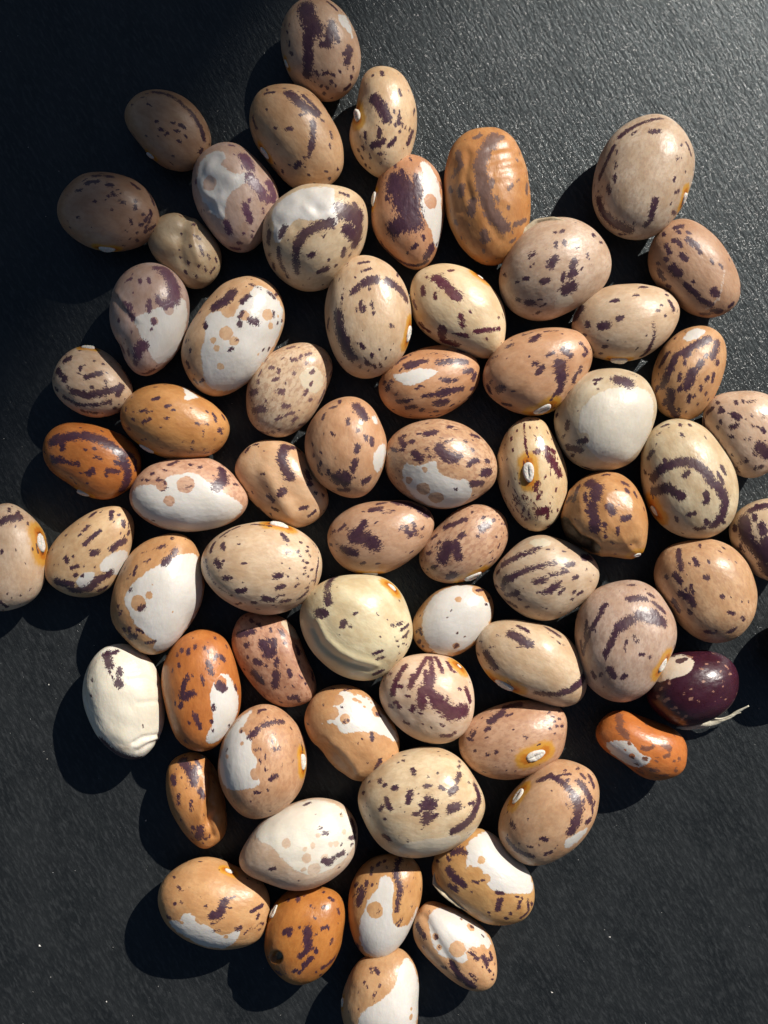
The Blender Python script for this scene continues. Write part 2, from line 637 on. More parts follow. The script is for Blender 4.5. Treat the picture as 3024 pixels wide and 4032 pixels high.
    me = bpy.data.meshes.new('seed_coat' if has_parts else name)
    me.vertices.add(len(X))
    me.vertices.foreach_set('co', X.astype(np.float32).ravel())
    nf = len(QUADS)
    me.loops.add(nf * 4)
    me.loops.foreach_set('vertex_index', QUADS.astype(np.int32).ravel())
    me.polygons.add(nf)
    me.polygons.foreach_set('loop_start', np.arange(0, nf * 4, 4, dtype=np.int32))
    me.polygons.foreach_set('use_smooth', np.ones(nf, bool))
    me.update(calc_edges=True)
    for nm, arr in (('streak', streak), ('white', whitef), ('spot', spot), ('halo', halof), ('rot', rotf)):
        at = me.attributes.new(nm, 'FLOAT', 'POINT')
        at.data.foreach_set('value', np.clip(arr, -3, 3).astype(np.float32))
    base_t = np.array(TINT[tint] if isinstance(tint, str) else tint)
    sat = 1 - base_t[2] / base_t[0]                  # pale skins reflect more
    base_t = base_t ** 1.05
    base_t = base_t * (1.0 + 0.38 * max(0.0, 1 - sat / 0.85)) if base_t[0] > 0.2 else base_t
    jit = r.uniform(0.97, 1.03, 3) * np.array([0.95, 0.935, 0.93])
    me.materials.append(coat_material('bean_skin', tuple(float(x) for x in np.array(base_t) * jit), mark, wcol, mott, gloss + float(r.uniform(-0.03, 0.08))))
    M = Matrix.Translation(Vector(base)) @ Matrix.Rotation(ang, 4, 'Z')
    if has_parts:
        root = bpy.data.objects.new(name, None)
        root.empty_display_size = 0.004
        C.objects.link(root)
        coat = bpy.data.objects.new('seed_coat', me)
        C.objects.link(coat)
        coat.parent = root
    else:
        root = bpy.data.objects.new(name, me)
        C.objects.link(root)
    root.location = base
    root.rotation_euler = (0, 0, ang)
    root['label'] = label
    root['category'] = 'bean'
    root['group'] = 'speckled beans scattered on the slate'
    Mi = np.array(M.inverted())
    to_loc = lambda P: P @ Mi[:3, :3].T + Mi[:3, 3]
    if hil:
        # the eye: an oval scar with a raised lip and a slit along its middle
        mnrm = mnrm[0] / np.linalg.norm(mnrm[0])
        dirv = hp[1] - hp[0]
        L = np.linalg.norm(dirv) / 2
        dirv = dirv - mnrm * (dirv @ mnrm)
        dirv /= np.linalg.norm(dirv)
        side = np.cross(mnrm, dirv)
        wd = L * 0.55
        vv, ff = [], []
        NR, NA = 9, 32
        for i in range(NR + 1):
            q_ = i / NR
            for j in range(NA):
                t_ = 2 * math.pi * j / NA
                x_, y_ = q_ * math.cos(t_), q_ * math.sin(t_)
                prof = 0.20 * L * (1 - q_ ** 5) - 0.09 * L * math.exp(-(q_ / 0.62) ** 2)
                prof -= 0.07 * L * math.exp(-(y_ / 0.14) ** 2) * (1 if abs(x_) < 0.75 else 0)
                prof += L * 0.04 * r.uniform(-1, 1) + 0.0 * L
                wob = 1 + 0.06 * math.sin(3 * t_ + seed)
                pt = mp[0] + dirv * x_ * L * wob + side * y_ * wd * wob + mnrm * prof
                vv.append(pt)
        for i in range(NR):
            for j in range(NA):
                ff.append((i * NA + j, i * NA + (j + 1) % NA, (i + 1) * NA + (j + 1) % NA, (i + 1) * NA + j))
        # skirt down into the bean so that the scar is a closed plug
        b0 = NR * NA
        for j in range(NA):
            vv.append(vv[b0 + j] - mnrm * 0.35 * L)
        for j in range(NA):
            ff.append((b0 + j, b0 + (j + 1) % NA, b0 + NA + (j + 1) % NA, b0 + NA + j))
        ff = [f[::-1] for f in ff]
        mesh_object('hilum', to_loc(np.array(vv)), ff, M_HILUM, root)
    if flap:
        # a torn edge of dry skin standing off the bean: a curved strip with thickness
        lift, wid, *pts = nums(flap)
        pl = to_px(crop, pts)
        P, Nn = surface(pl)
        n_ = 6
        dl = []
        for i in range(len(P) - 1):
            for j in range(n_):
                f_ = j / n_
                dl.append((P[i] * (1 - f_) + P[i + 1] * f_, Nn[i] * (1 - f_) + Nn[i + 1] * f_))
        dl.append((P[-1], Nn[-1]))
        vv, ff = [], []
        m_ = len(dl)
        for i, (p_, n0) in enumerate(dl):
            f_ = i / (m_ - 1)
            env = math.sin(math.pi * f_) ** 0.7
            outw = np.array([n0[0], n0[1], 0.0])
            outw /= max(np.linalg.norm(outw), 1e-6)
            for k_ in range(5):
                h_ = k_ / 4
                q_ = p_ - n0 * 0.0002 + (n0 * lift * h_ * env + outw * wid * h_ ** 1.5 * env) * 1e-3 + r.normal(size=3) * 1.5e-5
                vv.append(q_)
        for i in range(m_ - 1):
            for k_ in range(4):
                ff.append((i * 5 + k_, (i + 1) * 5 + k_, (i + 1) * 5 + k_ + 1, i * 5 + k_ + 1))
        o = mesh_object('loose_skin', to_loc(np.array(vv)), ff, M_SKIN, root)
        sd = o.modifiers.new('thickness', 'SOLIDIFY')
        sd.thickness = 0.00012
    for st_ in (strand.split(';') if strand else []):
        # dried stalk thread: a tapering flattened tube through world points (x px, y px, height mm, radius mm)
        vals = nums(st_)
        pts = [vals[i:i + 4] for i in range(0, len(vals), 4)]
        ctr = []
        for x_, y_, h_, r_ in pts:
            p2 = px_world2(to_px(crop, [x_, y_]), np.array([h_ * 1e-3]))[0]
            ctr.append((np.array([p2[0], p2[1], h_ * 1e-3]), r_ * 1e-3))
        fine_ = []
        for i in range(len(ctr) - 1):
            p0 = ctr[max(i - 1, 0)]; p1 = ctr[i]; p2 = ctr[i + 1]; p3 = ctr[min(i + 2, len(ctr) - 1)]
            for j in range(6):
                u_ = j / 6
                cr = lambda A_, B_, C_, D_: 0.5 * (2 * B_ + (C_ - A_) * u_ + (2 * A_ - 5 * B_ + 4 * C_ - D_) * u_ ** 2 + (3 * B_ - A_ - 3 * C_ + D_) * u_ ** 3)
                fine_.append((cr(p0[0], p1[0], p2[0], p3[0]), cr(p0[1], p1[1], p2[1], p3[1])))
        fine_.append(ctr[-1])
        vv, ff = [], []
        NA = 10
        for i, (p_, r_) in enumerate(fine_):
            d_ = fine_[min(i + 1, len(fine_) - 1)][0] - fine_[max(i - 1, 0)][0]
            d_ /= np.linalg.norm(d_)
            s_ = np.cross(d_, [0, 0, 1]); s_ /= np.linalg.norm(s_)
            u_ = np.cross(s_, d_)
            for j in range(NA):
                t_ = 2 * math.pi * j / NA
                k_ = 1 + 0.25 * math.sin(2 * t_ + i * 0.5) + r.uniform(-0.08, 0.08)
                vv.append(p_ + (s_ * math.cos(t_) + u_ * math.sin(t_) * 0.6) * r_ * k_)
        for i in range(len(fine_) - 1):
            for j in range(NA):
                ff.append((i * NA + j, (i + 1) * NA + j, (i + 1) * NA + (j + 1) % NA, i * NA + (j + 1) % NA))
        ff.append(tuple(range(NA)))
        ff.append(tuple(range((len(fine_) - 1) * NA, len(fine_) * NA))[::-1])
        mesh_object('stalk_thread', to_loc(np.array(vv)), ff, M_STRAND, root)
    BEANS.append(root)
    return root


# ---------------------------------------------------------------- the beans, one by one
# outline, then streaks "width x y x y ...", traced in the pixels of eight crops of the photograph
bean('A', '1072 150 1095 85 1135 30 1200 -8 1290 -5 1380 80 1430 190 1448 270 1440 340 1400 410 1340 450 1280 458 1200 440 1140 390 1100 320 1080 230',
     '66 1185 30 1205 90 1230 140; 40 1200 150 1200 230 1198 300 1195 350; 35 1315 115 1300 160 1295 205; 25 1285 205 1265 208; 22 1325 150 1340 190; 30 1395 230 1385 290; 18 1365 255 1385 240; 16 1245 350 1232 330; 14 1268 347 1292 340; 12 1350 335; 14 1290 5 1332 45; 16 1405 360; 12 1320 350; 18 1375 410 1395 395; 12 1230 385; 12 1260 400; 12 1290 410; 10 1330 400; 14 1118 250; 14 1415 320; 12 1310 380; 12 1275 430; 10 1245 365',
     'pink', 'brown bean with a thick dark vertical streak, touching the round bean above the kidney-shaped one', white='1335 60 1372 66 1402 120 1412 190 1398 150 1350 112', hil='1090 280 1098 325', halo=20)
bean('A', '348 545 365 495 410 450 475 430 545 435 615 465 680 515 725 580 748 640 745 690 715 745 660 790 600 800 530 785 460 735 400 660 360 595',
     '22 480 434 550 452 610 490 660 540 695 590 715 650; 12 490 565 500 568; 12 560 572 576 575; 16 602 582 622 598; 12 580 607 598 613; 12 508 602 522 608; 10 630 636; 14 594 658 602 662; 12 535 627 546 622; 10 570 728; 16 705 695 700 710; 9 450 462; 9 380 490',
     'brown', 'dim brown bean with a long dark stripe along its rim, in the soft shade', hil='440 725 475 752', halo=22, specks=14)
bean('A', '42 985 55 930 95 870 160 825 235 812 320 820 400 850 455 900 490 960 508 1020 500 1065 460 1110 400 1150 330 1172 250 1172 170 1150 100 1105 58 1050',
     '18 200 825 285 828; 20 170 856 222 848; 18 265 862 290 868; 14 120 893 145 890; 12 78 915 90 914; 16 288 905 305 915; 10 265 915 275 917; 16 322 942 342 948; 16 380 858 410 882; 10 285 978; 16 393 938 393 975; 16 450 888 480 950; 12 120 1010 132 1013; 11 85 1030; 14 370 1025 378 1045; 14 420 1048; 14 440 1030 465 985; 12 400 1085; 14 440 1080 485 1050; 12 350 1075; 12 320 1115; 10 370 1112; 12 400 1118; 12 470 1000 442 1062; 12 430 1000; 10 205 940; 10 340 1140',
     'brown', 'dim oval brown bean with white eye at its lower edge, outermost in the soft shade', hil='222 1160 302 1168', halo=34, specks=16)
bean('A', '455 1120 470 1060 510 1020 570 997 625 998 680 1020 730 1060 770 1120 793 1190 787 1250 755 1310 700 1340 640 1335 580 1295 520 1240 470 1180',
     '12 655 1040 670 1046; 14 685 1100 698 1112; 12 695 1150 712 1195; 12 675 1190 690 1195; 12 733 1190 738 1205; 12 768 1205 772 1220; 12 690 1240; 12 640 1225; 12 612 1040; 12 570 1050 600 1050; 10 650 1150; 12 720 1260; 12 680 1290; 12 630 1270; 12 745 1270 760 1250',
     (0.41, 0.31, 0.20), 'small crumpled beige bean with a deep dent, between two dim beans', feat='d 585 1095 48 0.7; g 26 0.35 630 1010 612 1080 600 1150 615 1230; d 560 1200 40 0.35; g 18 -0.25 670 1040 660 1120 690 1220', specks=18, gloss=0.42)
bean('A', '660 850 668 780 700 720 750 685 820 670 890 690 940 730 1000 780 1045 850 1062 920 1050 1010 1010 1080 970 1140 910 1175 850 1172 790 1130 740 1060 695 970 670 910',
     '50 905 735 925 775; 45 930 830 960 870 985 905; 30 985 920 1040 935; 28 905 960 920 1000 930 1030; 25 820 1040 835 1085; 14 985 970 988 990; 16 920 940 935 930; 16 840 1158 880 1165; 12 940 1105; 14 875 1135 890 1138; 12 900 1090; 14 835 680 850 682; 12 1000 950; 40 1020 860 1040 910; 14 675 850',
     (0.46, 0.34, 0.26), 'pale bean with wrinkled white patch and mauve streaks, wedged below the larger brown bean', white='700 740 770 700 822 718 805 770 850 818 940 800 962 828 890 862 832 902 815 960 812 1032 770 1012 720 960 690 900 680 820',
     spots='740 855 34; 820 765 22', mark=(0.10, 0.042, 0.070), wwr=0.13, gloss=0.33, feat='d 745 960 26 0.3; d 775 900 22 0.25; g 12 -0.22 720 900 770 940 800 1010; d 735 850 28 0.2; g 10 -0.18 760 960 735 1000', thick=0.82)
bean('A', '928 560 935 500 970 440 1030 408 1100 402 1180 425 1250 480 1310 560 1350 640 1370 720 1355 800 1310 845 1240 872 1170 872 1110 850 1060 800 1010 740 960 680 935 620',
     '40 1110 435 1150 470 1185 500; 35 1190 500 1240 530; 25 1225 570 1225 630 1215 690; 16 1215 690 1205 730; 25 1160 765 1140 782; 14 1185 740; 14 1040 430 1000 436; 10 1090 410; 22 1180 450 1250 520; 14 940 545 955 600; 10 1007 510; 10 1040 597 1052 596; 14 1102 603 1124 600; 14 1308 610 1316 642; 12 1307 672 1307 690; 10 1205 815; 10 1285 800; 12 1270 560; 12 1160 540 1190 530; 10 1230 850; 10 1080 800; 12 1300 830; 12 1340 790',
     'tan', 'large tan bean with a broken dark arc curving down its lit side', hil='970 690 998 755', halo=30, feat='d 1110 760 60 0.2', thick=1.0)
bean('B', 'U 825 148 862 158 888 190 900 235 902 280 893 325 870 365 840 380 805 376 775 352 758 318 755 290 762 262 770 230 775 195 790 162',
     '35 75 190 105 230 125 275; 12 105 85 108 98; 10 70 100; 18 178 268 176 290; 10 155 243; 12 178 155 182 175; 10 210 255; 12 205 310; 10 180 325; 12 38 330 38 348; 14 100 320 95 350; 22 70 382 110 362; 16 135 382 160 355; 12 90 414 118 410; 12 30 390; 20 212 375 235 325; 10 25 430; 10 60 430; 10 100 450; 10 10 400; 10 130 450; 10 40 460; 12 240 240; 10 160 300',
     (0.54, 0.39, 0.24), 'slender kidney-shaped cream bean with a deep notch and white eye', hil='B 2 238 6 280', halo=40, thick=1.0, specks=34, feat='g 40 0.4 30 180 30 280')
bean('A', '985 1120 990 1050 1020 980 1080 920 1160 880 1240 868 1320 870 1400 890 1455 930 1480 1000 1475 1080 1450 1150 1400 1230 1330 1290 1285 1330 1240 1345 1150 1335 1060 1290 1005 1220',
     '70 1360 985 1410 1000 1445 1010; 66 1430 1020 1448 1080 1430 1125; 50 1380 1070 1420 1100; 35 1310 1040 1260 1050 1190 1085 1155 1130 1140 1190; 30 1140 1200 1145 1280; 25 1090 1060 1070 1100; 30 1015 1085 1010 1130; 22 1060 1160 1060 1210 1090 1280 1100 1300; 25 1205 1200 1222 1185; 12 1275 1100; 25 1370 1168 1365 1190; 22 1250 1272 1290 1256; 12 1298 1215; 25 1030 1240 1030 1262; 18 1350 905 1385 915; 20 1415 950 1430 965; 12 1330 1240; 20 1010 1190; 25 1250 1060 1300 1030; 12 1170 1250; 14 1400 1190; 14 1200 1310',
     'beige', 'white-capped round bean with bold purple blotches, pressed against the russet bean', white='1020 990 1080 925 1160 880 1250 868 1330 872 1322 930 1342 1000 1332 1070 1290 1020 1210 1030 1150 1012 1100 1062 1075 1132 1040 1130 1042 1060',
     wwr=0.06, feat='d 1240 975 26 0.3; g 12 -0.13 1180 960 1230 1010 1300 1000; g 12 -0.13 1060 1060 1060 1130; d 1140 1060 30 0.15', gloss=0.33, specks=30, thick=0.95)
bean('B', '65 660 75 570 100 490 150 440 210 428 270 440 320 490 350 560 358 640 350 720 325 810 290 865 240 880 180 850 120 790 80 730',
     '86 165 535 205 570; 80 190 600 215 640 225 680; 40 150 505 145 560; 55 200 690 160 715; 28 250 510 255 570 240 620; 12 270 745 275 755; 16 230 795 245 782; 14 185 480 190 490; 14 125 590; 32 290 830 310 790; 16 100 790 160 840 230 865 290 850; 14 120 470; 12 220 440; 12 160 460; 14 110 770; 12 330 780',
     (0.44, 0.24, 0.125), 'russet bean with a big dark blotch and a white stripe down its side', white='255 438 300 458 330 520 346 600 352 700 337 785 318 800 305 720 270 670 255 620 276 560 270 490', spots='305 605 30',
     hil='62 560 58 625', halo=24, feat='d 170 520 50 0.2')
bean('B', '358 560 362 480 385 400 430 350 490 323 560 320 620 345 660 410 685 490 700 570 703 650 690 720 660 790 610 840 550 857 490 845 440 800 400 740 370 660',
     '42 560 345 520 400 500 460 510 520; 42 510 530 520 590 545 650 575 690 600 710; 22 590 345 560 360; 22 410 410 420 460 390 500; 30 470 605 465 650; 25 425 550 420 575; 25 550 525 530 560; 12 645 525 655 518; 14 615 555 630 542; 28 520 735 522 760; 14 628 770 645 758; 18 640 700 685 682; 12 515 805; 16 405 690; 20 690 540 690 570; 14 590 720; 14 570 595; 12 615 630; 12 650 440; 20 380 560; 16 480 350 500 340',
     'orange', 'wrinkled orange bean with a faded grey-brown streak from end to end', mark=FADED, feat='g 18 0.26 455 420 440 520 460 600; g 13 0.17 540 400 600 390 640 385; g 13 0.17 540 445 600 432 655 425; g 13 0.15 550 490 610 475 665 470; g 12 0.12 560 530 620 520; g 22 0.2 400 460 395 560 420 640; d 590 590 60 0.15; g 16 0.14 500 590 530 680 580 760; d 640 640 40 0.1', wr=0.06, gloss=0.33, thick=0.85)
bean('B', '955 580 965 510 985 440 1020 370 1070 320 1130 275 1200 258 1260 268 1310 320 1345 390 1358 460 1345 540 1315 620 1270 690 1210 735 1140 750 1060 740 1000 700 962 650',
     '20 1240 262 1170 275 1110 305 1060 345; 38 970 600 990 650 1040 690 1100 715; 14 1110 332 1128 315; 22 1190 322 1218 318; 12 1047 398 1047 412; 16 1043 448 1043 466; 18 1040 500 1040 522; 20 1012 545 1014 565; 10 1015 485; 22 1207 602 1188 660; 12 1285 510 1283 525; 12 1288 570 1302 565; 10 1310 378; 10 1295 432; 20 1165 700 1185 680; 14 1070 730 1095 728; 14 1290 660 1278 650; 10 1330 370 1350 420; 16 1040 380 1005 450 975 520; 12 1120 690; 12 970 560',
     'grey', 'plump greyish-beige bean alone on the bare slate, dark rim at its lower end', hil='1332 570 1318 622', halo=36, specks=20, mott=0.45)
bean('B', '585 950 590 880 615 810 660 760 720 705 800 680 880 685 950 720 1000 780 1025 850 1010 920 960 980 890 1030 820 1070 740 1083 670 1060 610 1020',
     '28 785 860 800 840; 25 880 845 872 872; 25 862 905 880 890; 40 845 960 870 950; 14 838 895 832 925; 20 750 928 772 922; 24 690 1017 712 1017; 14 680 918 698 917; 14 648 1000 660 1005; 14 808 770 806 790; 14 840 765 842 778; 18 700 830 720 818; 14 935 810 938 830; 10 950 855; 12 895 790; 12 735 1055; 12 740 1030 765 1022; 10 650 930; 10 715 860; 12 600 900; 10 770 800; 10 800 730; 12 990 770; 12 830 725; 14 960 740',
     'grey', 'beige bean with scattered flecks and a curl of torn skin at one end', white='805 985 842 970 885 1000 852 1030 795 1048', wcol=(0.52, 0.43, 0.33), flap='0.45 0.6 640 775 680 735 730 700 800 684 860 688', specks=24, mott=0.4)
bean('B', '1185 850 1190 780 1220 720 1270 688 1330 683 1390 705 1450 760 1500 830 1530 900 1543 960 1530 1010 1490 1055 1430 1072 1370 1060 1310 1030 1250 970 1205 910',
     '20 1285 712 1308 706; 18 1250 785 1265 812; 18 1278 765 1292 766; 16 1300 772 1310 785; 22 1340 760 1372 785; 14 1382 800 1388 815; 20 1312 820 1328 838; 12 1432 840 1438 855; 14 1472 865; 32 1278 875 1298 895; 14 1360 930; 20 1325 940 1375 982; 24 1440 965 1452 978; 20 1385 998 1430 1020; 22 1440 1045 1468 1048; 18 1505 1028 1516 1020; 20 1225 885 1240 915; 12 1240 740; 18 1395 1055 1420 1058; 14 1220 855; 14 1250 840; 14 1300 730; 12 1340 730; 16 1260 945',
     'brown', 'reddish-brown bean with short dark flecks and a pale hairline crack', white='1484 878 1488 880 1466 1000 1462 1004 1392 1058 1389 1054 1458 998', wcol=(0.50, 0.38, 0.30), specks=16, gloss=0.40)
bean('D', 'U 1238 700 1248 668 1275 640 1320 620 1375 613 1422 620 1455 645 1465 680 1450 720 1410 762 1360 785 1310 782 1265 762 1243 735',
     '30 970 45 988 18; 25 1058 78 1082 72; 16 1012 66 1012 76; 16 1122 50 1134 44; 16 1243 68 1248 110 1230 160 1205 190; 12 1000 110; 12 1075 150; 10 1060 175; B 14 1030 1008 1055 1003; B 12 1118 986 1135 985; B 12 1150 950 1175 945; B 18 1265 1008 1278 1042; B 10 1230 1022; B 10 1215 1045; B 10 1255 980; B 12 885 1050; B 9 1210 1050; 10 985 130; 10 1290 40; 9 1150 130; 10 1030 170',
     'beige', 'smooth beige bean with a thin curved purple line near one end', hil='1092 213 1158 212', halo=24, specks=22)
bean('B', '220 1000 225 940 255 890 310 862 390 862 470 890 540 950 585 1010 600 1060 600 1120 592 1190 560 1228 525 1233 469 1226 410 1205 357 1183 300 1150 264 1118 235 1060',
     '35 330 915 370 950 410 990; 25 345 925 312 912; 20 270 955 272 975; 14 320 978 320 995; 10 285 910; 20 425 1065 430 1105; 16 480 1130 520 1124 575 1118; 16 415 1138 445 1145; 16 260 1098 298 1128; 30 350 1120 350 1150; 28 355 1165 405 1180; 14 235 1010 245 1035; 10 375 884 395 880; 10 465 1045; 12 250 1135; 9 405 1000; 10 575 1075; 9 530 1160; 10 450 1150',
     (0.56, 0.43, 0.28), 'smooth cream bean with a ragged wine-red blotch, pinched at one end', mark=MAROON, hil='496 890 522 906', halo=42, specks=14, mott=0.1)
bean('D', 'U 702 690 705 640 725 590 760 562 800 556 840 575 870 605 886 650 887 700 880 740 855 780 820 805 780 814 745 800 718 760',
     '35 115 30 120 80 135 130 160 185; 20 150 125 152 150; 18 165 200 180 190; 14 202 145 208 155; 10 240 175 240 188; 12 198 225; 14 222 208 232 216; 10 250 220; 8 245 8; 10 305 72 316 78; 10 290 190; 10 185 140; B 25 15 942 45 920 85 915; B 30 130 925 180 960 205 1000; B 18 20 1010 28 1045; B 14 65 1015; B 12 72 1055; B 12 15 855 50 850; B 12 55 955; B 10 25 885 60 875; C 28 1530 165 1570 130 1640 112; C 14 1480 215 1492 150; B 10 140 1105; 10 270 215; C 16 1430 280 1425 320; C 12 1550 240; C 14 1585 220 1590 240; B 10 170 900',
     'beige', 'large beige bean with orange-ringed white eye, shouldering the one with the wine-red blotch', hil='D 376 72 366 135', halo=40, specks=30, thick=0.96)
bean('C', '483 280 490 200 515 120 570 65 630 47 700 55 760 90 805 150 823 220 815 310 790 390 740 460 690 500 640 523 590 510 550 460 515 390 490 340',
     '56 725 88 755 140 755 190; 35 745 210 718 222; 16 648 112 652 128; 25 562 228 568 248; 25 572 262 580 275; 18 650 205 648 250; 22 688 185 690 210; 40 605 415 622 398; 30 598 445 605 430; 14 555 112 570 106; 16 545 215; 22 525 405 538 425; 14 520 290; 20 630 515 665 500; 16 700 215; 30 680 65 720 70; 18 560 430; 14 610 120; 20 670 295; 9 658 327; 20 590 470',
     (0.40, 0.29, 0.235), 'mauve-and-white bean with a puckered fold down its darker side', white='800 185 820 250 805 350 765 430 690 495 652 430 605 345 575 282 640 252 700 232 760 205', spots='735 245 22; 675 290 16', mark=(0.085, 0.036, 0.058), feat='g 14 0.17 500 190 530 240 590 300; g 14 -0.15 510 170 560 240 600 290; d 520 400 40 0.2', gloss=0.34, thick=0.96)
bean('C', '795 420 805 360 840 290 890 210 950 150 1020 115 1100 108 1170 135 1220 190 1240 260 1230 330 1190 410 1140 490 1080 560 1010 600 940 610 880 590 830 540 805 480',
     '40 1010 165 980 200 930 225; 22 1055 210 1082 185; 16 1045 275 1055 255; 26 1090 290 1118 298; 18 1045 300 1045 315; 16 1005 415; 18 893 305 895 320; 14 1030 375; 14 1090 135 1130 155; 18 1165 170 1190 190; 12 810 380; 18 815 470 825 490; 16 850 545 862 560; 14 880 550; 10 1145 415; 12 1170 415; 12 1230 290; 10 1190 250 1192 275; 14 865 250; 12 830 420; 16 1200 180; 10 1210 300; 8 1060 355',
     'peach', 'glossy white bean freckled with tan dots, orange at its upper end', white='900 262 960 246 1010 272 1050 210 1090 172 1112 130 1170 152 1212 200 1236 250 1226 330 1182 420 1122 510 1050 582 960 602 892 570 880 480 872 420 892 370 892 310',
     spots='995 245 32; 1165 265 25; 1180 315 15; 1065 270 22; 985 345 28; 1020 380 21; 930 375 14; 945 412 15; 960 490 15; 875 365 15; 1210 270 8; 1120 435 9; 1060 355 7', gloss=0.33, specks=34, thick=0.92)
bean('C', '235 560 240 510 270 450 320 412 380 402 440 420 500 460 550 520 580 590 575 640 540 680 480 705 410 713 340 695 280 650 245 610',
     '28 255 508 285 545; 24 282 465 300 455; 18 375 535 405 530 440 520; 12 375 545; 28 320 600 390 615 460 600; 22 470 600 522 578; 18 280 618 340 652 420 656 480 640; 22 510 612 530 580; 20 540 500 570 560; 12 350 492 352 505; 10 410 465; 10 450 480; 14 250 590; 16 300 580; 14 400 580; 16 360 680 420 690; 12 460 560; 14 500 670',
     'beige', 'small roundish bean with dark bands across it, half in shade beside the orange bean', hil='355 404 415 404', halo=26, specks=26, thick=0.82)
bean('C', '530 720 540 660 580 610 640 578 720 570 800 578 870 610 940 660 985 720 997 770 970 830 920 875 850 892 770 890 690 870 610 830 555 780',
     '14 670 634 692 628; 12 722 668 738 660; 11 750 680 762 680; 12 612 688 640 678; 10 665 685; 14 625 732 655 720; 12 720 717 732 714; 9 700 755; 12 855 738 866 742; 14 928 700 938 728; 12 898 740; 14 885 772 884 790; 16 950 765 962 780; 14 968 705 976 720; 14 842 812 836 845; 12 800 815; 12 930 805; 12 880 850 895 840; 12 825 860; 10 965 760; 10 645 690; 10 580 720; 12 560 760; 9 690 800; 12 900 860; 10 740 855',
     'orange', 'glossy orange bean with a white eye, fine flecks and a small white nick', white='790 578 832 598 872 628 842 632 790 637 817 610', hil='608 830 676 862', halo=26, specks=30, gloss=0.30, thick=1.0)
bean('C', '190 860 205 800 250 760 320 742 400 745 480 765 545 800 595 850 612 910 600 980 555 1030 480 1062 410 1060 340 1035 270 985 215 930',
     '35 220 820 270 802 330 790; 25 265 812 270 850; 40 370 790 430 800 480 825; 35 490 830 530 870 555 930 560 980 535 1030; 22 220 888 280 905 335 916; 25 228 905 262 895; 24 390 955 402 945; 18 470 942 515 948; 14 412 882 430 888; 10 370 852; 12 410 848; 12 460 955; 18 505 908 525 915; 10 380 1000; 16 590 900 595 940; 20 540 860 580 880; 16 230 800 250 790; 12 440 890',
     'deep', 'dark orange bean with heavy purple streaks sweeping round its end', hil='335 1038 392 1054', halo=24, specks=22, gloss=0.32, thick=0.8)
bean('C', '577 1060 590 1000 640 940 710 905 800 890 890 895 970 925 1030 980 1070 1040 1072 1085 1050 1120 1000 1165 930 1195 850 1212 770 1205 690 1180 620 1140 585 1100',
     '16 685 980 720 990 718 1025 700 1028; 16 780 1008 835 1014; 14 735 918 770 905; 38 970 940 980 980 945 1012; 12 665 955; 10 752 1068 750 1082; 12 885 970; 18 605 955 625 945; 8 670 1160; 14 920 1020 960 1025; 12 830 915; 12 640 985; 14 870 925; 14 1030 1000; 9 620 985; 10 720 940; 12 1000 960',
     (0.47, 0.30, 0.20), 'two-tone bean, porcelain white below and mottled tan above, split on the diagonal', white='585 1015 640 1002 700 1012 726 966 800 956 850 948 900 990 980 1042 1062 1092 1052 1120 1000 1168 930 1200 850 1218 770 1210 690 1184 620 1142 584 1104 572 1060',
     spots='735 1075 25; 805 1000 40; 700 1005 26', gloss=0.32, mott=0.7, thick=0.98)
bean('C', '1028 950 1040 890 1080 840 1140 812 1210 812 1280 835 1330 880 1380 960 1420 1030 1430 1070 1415 1110 1370 1160 1310 1180 1240 1175 1170 1140 1110 1090 1055 1020',
     '35 1240 840 1225 890 1240 940 1265 970; 24 1250 850 1278 845; 16 1070 858 1082 842; 12 1105 830 1120 828; 22 1165 1055 1185 1072; 26 1220 1045 1235 1030; 14 1185 1108 1208 1114; 18 1130 1112 1150 1130; 22 1335 950 1345 975; 12 1375 1040; 12 1340 1142 1372 1120; 12 1330 1105; 11 1140 958 1150 958; 12 1410 1050; 12 1305 1110 1340 1100; 10 1180 1135; 14 1300 860; 20 1350 1000',
     'peach', 'pale peach bean with a lengthwise ridge, one end in the shadow of its neighbour', feat='g 34 -0.4 1160 960 1215 1050 1270 1140; d 1130 1030 60 0.25; d 1290 1050 50 0.25', specks=18, mott=0.1, thick=0.8)
bean('C', '1078 640 1085 570 1120 500 1180 440 1250 395 1320 383 1385 400 1430 440 1447 500 1430 570 1400 640 1350 710 1300 765 1240 792 1180 790 1120 755 1085 700',
     '16 1178 495 1192 498; 14 1215 510; 16 1192 550 1210 546; 22 1215 600 1232 598; 18 1236 660 1256 660; 16 1205 720 1240 702 1275 688; 18 1275 720 1288 708; 28 1100 605 1118 600; 28 1110 682 1150 674; 14 1335 442 1350 436; 16 1272 465 1290 462; 11 1335 480; 12 1280 520; 14 1360 515; 12 1355 565; 14 1328 612 1338 595; 12 1350 635; 18 1390 645 1412 600; 16 1255 408 1278 400; 12 1390 400; 18 1140 770 1190 772; 12 1280 735; 14 1215 760; 14 1300 745 1325 735; 12 1440 520; 16 1130 560; 12 1180 590; 14 1160 640; 14 1310 450; 12 1130 530',
     'beige', 'pale speckled bean clouded with small brown flecks and a creamy patch', white='1300 520 1370 482 1412 530 1402 600 1352 612 1312 570', wcol=(0.58, 0.49, 0.36), mark=(0.11, 0.058, 0.062), mott=0.75, specks=60)
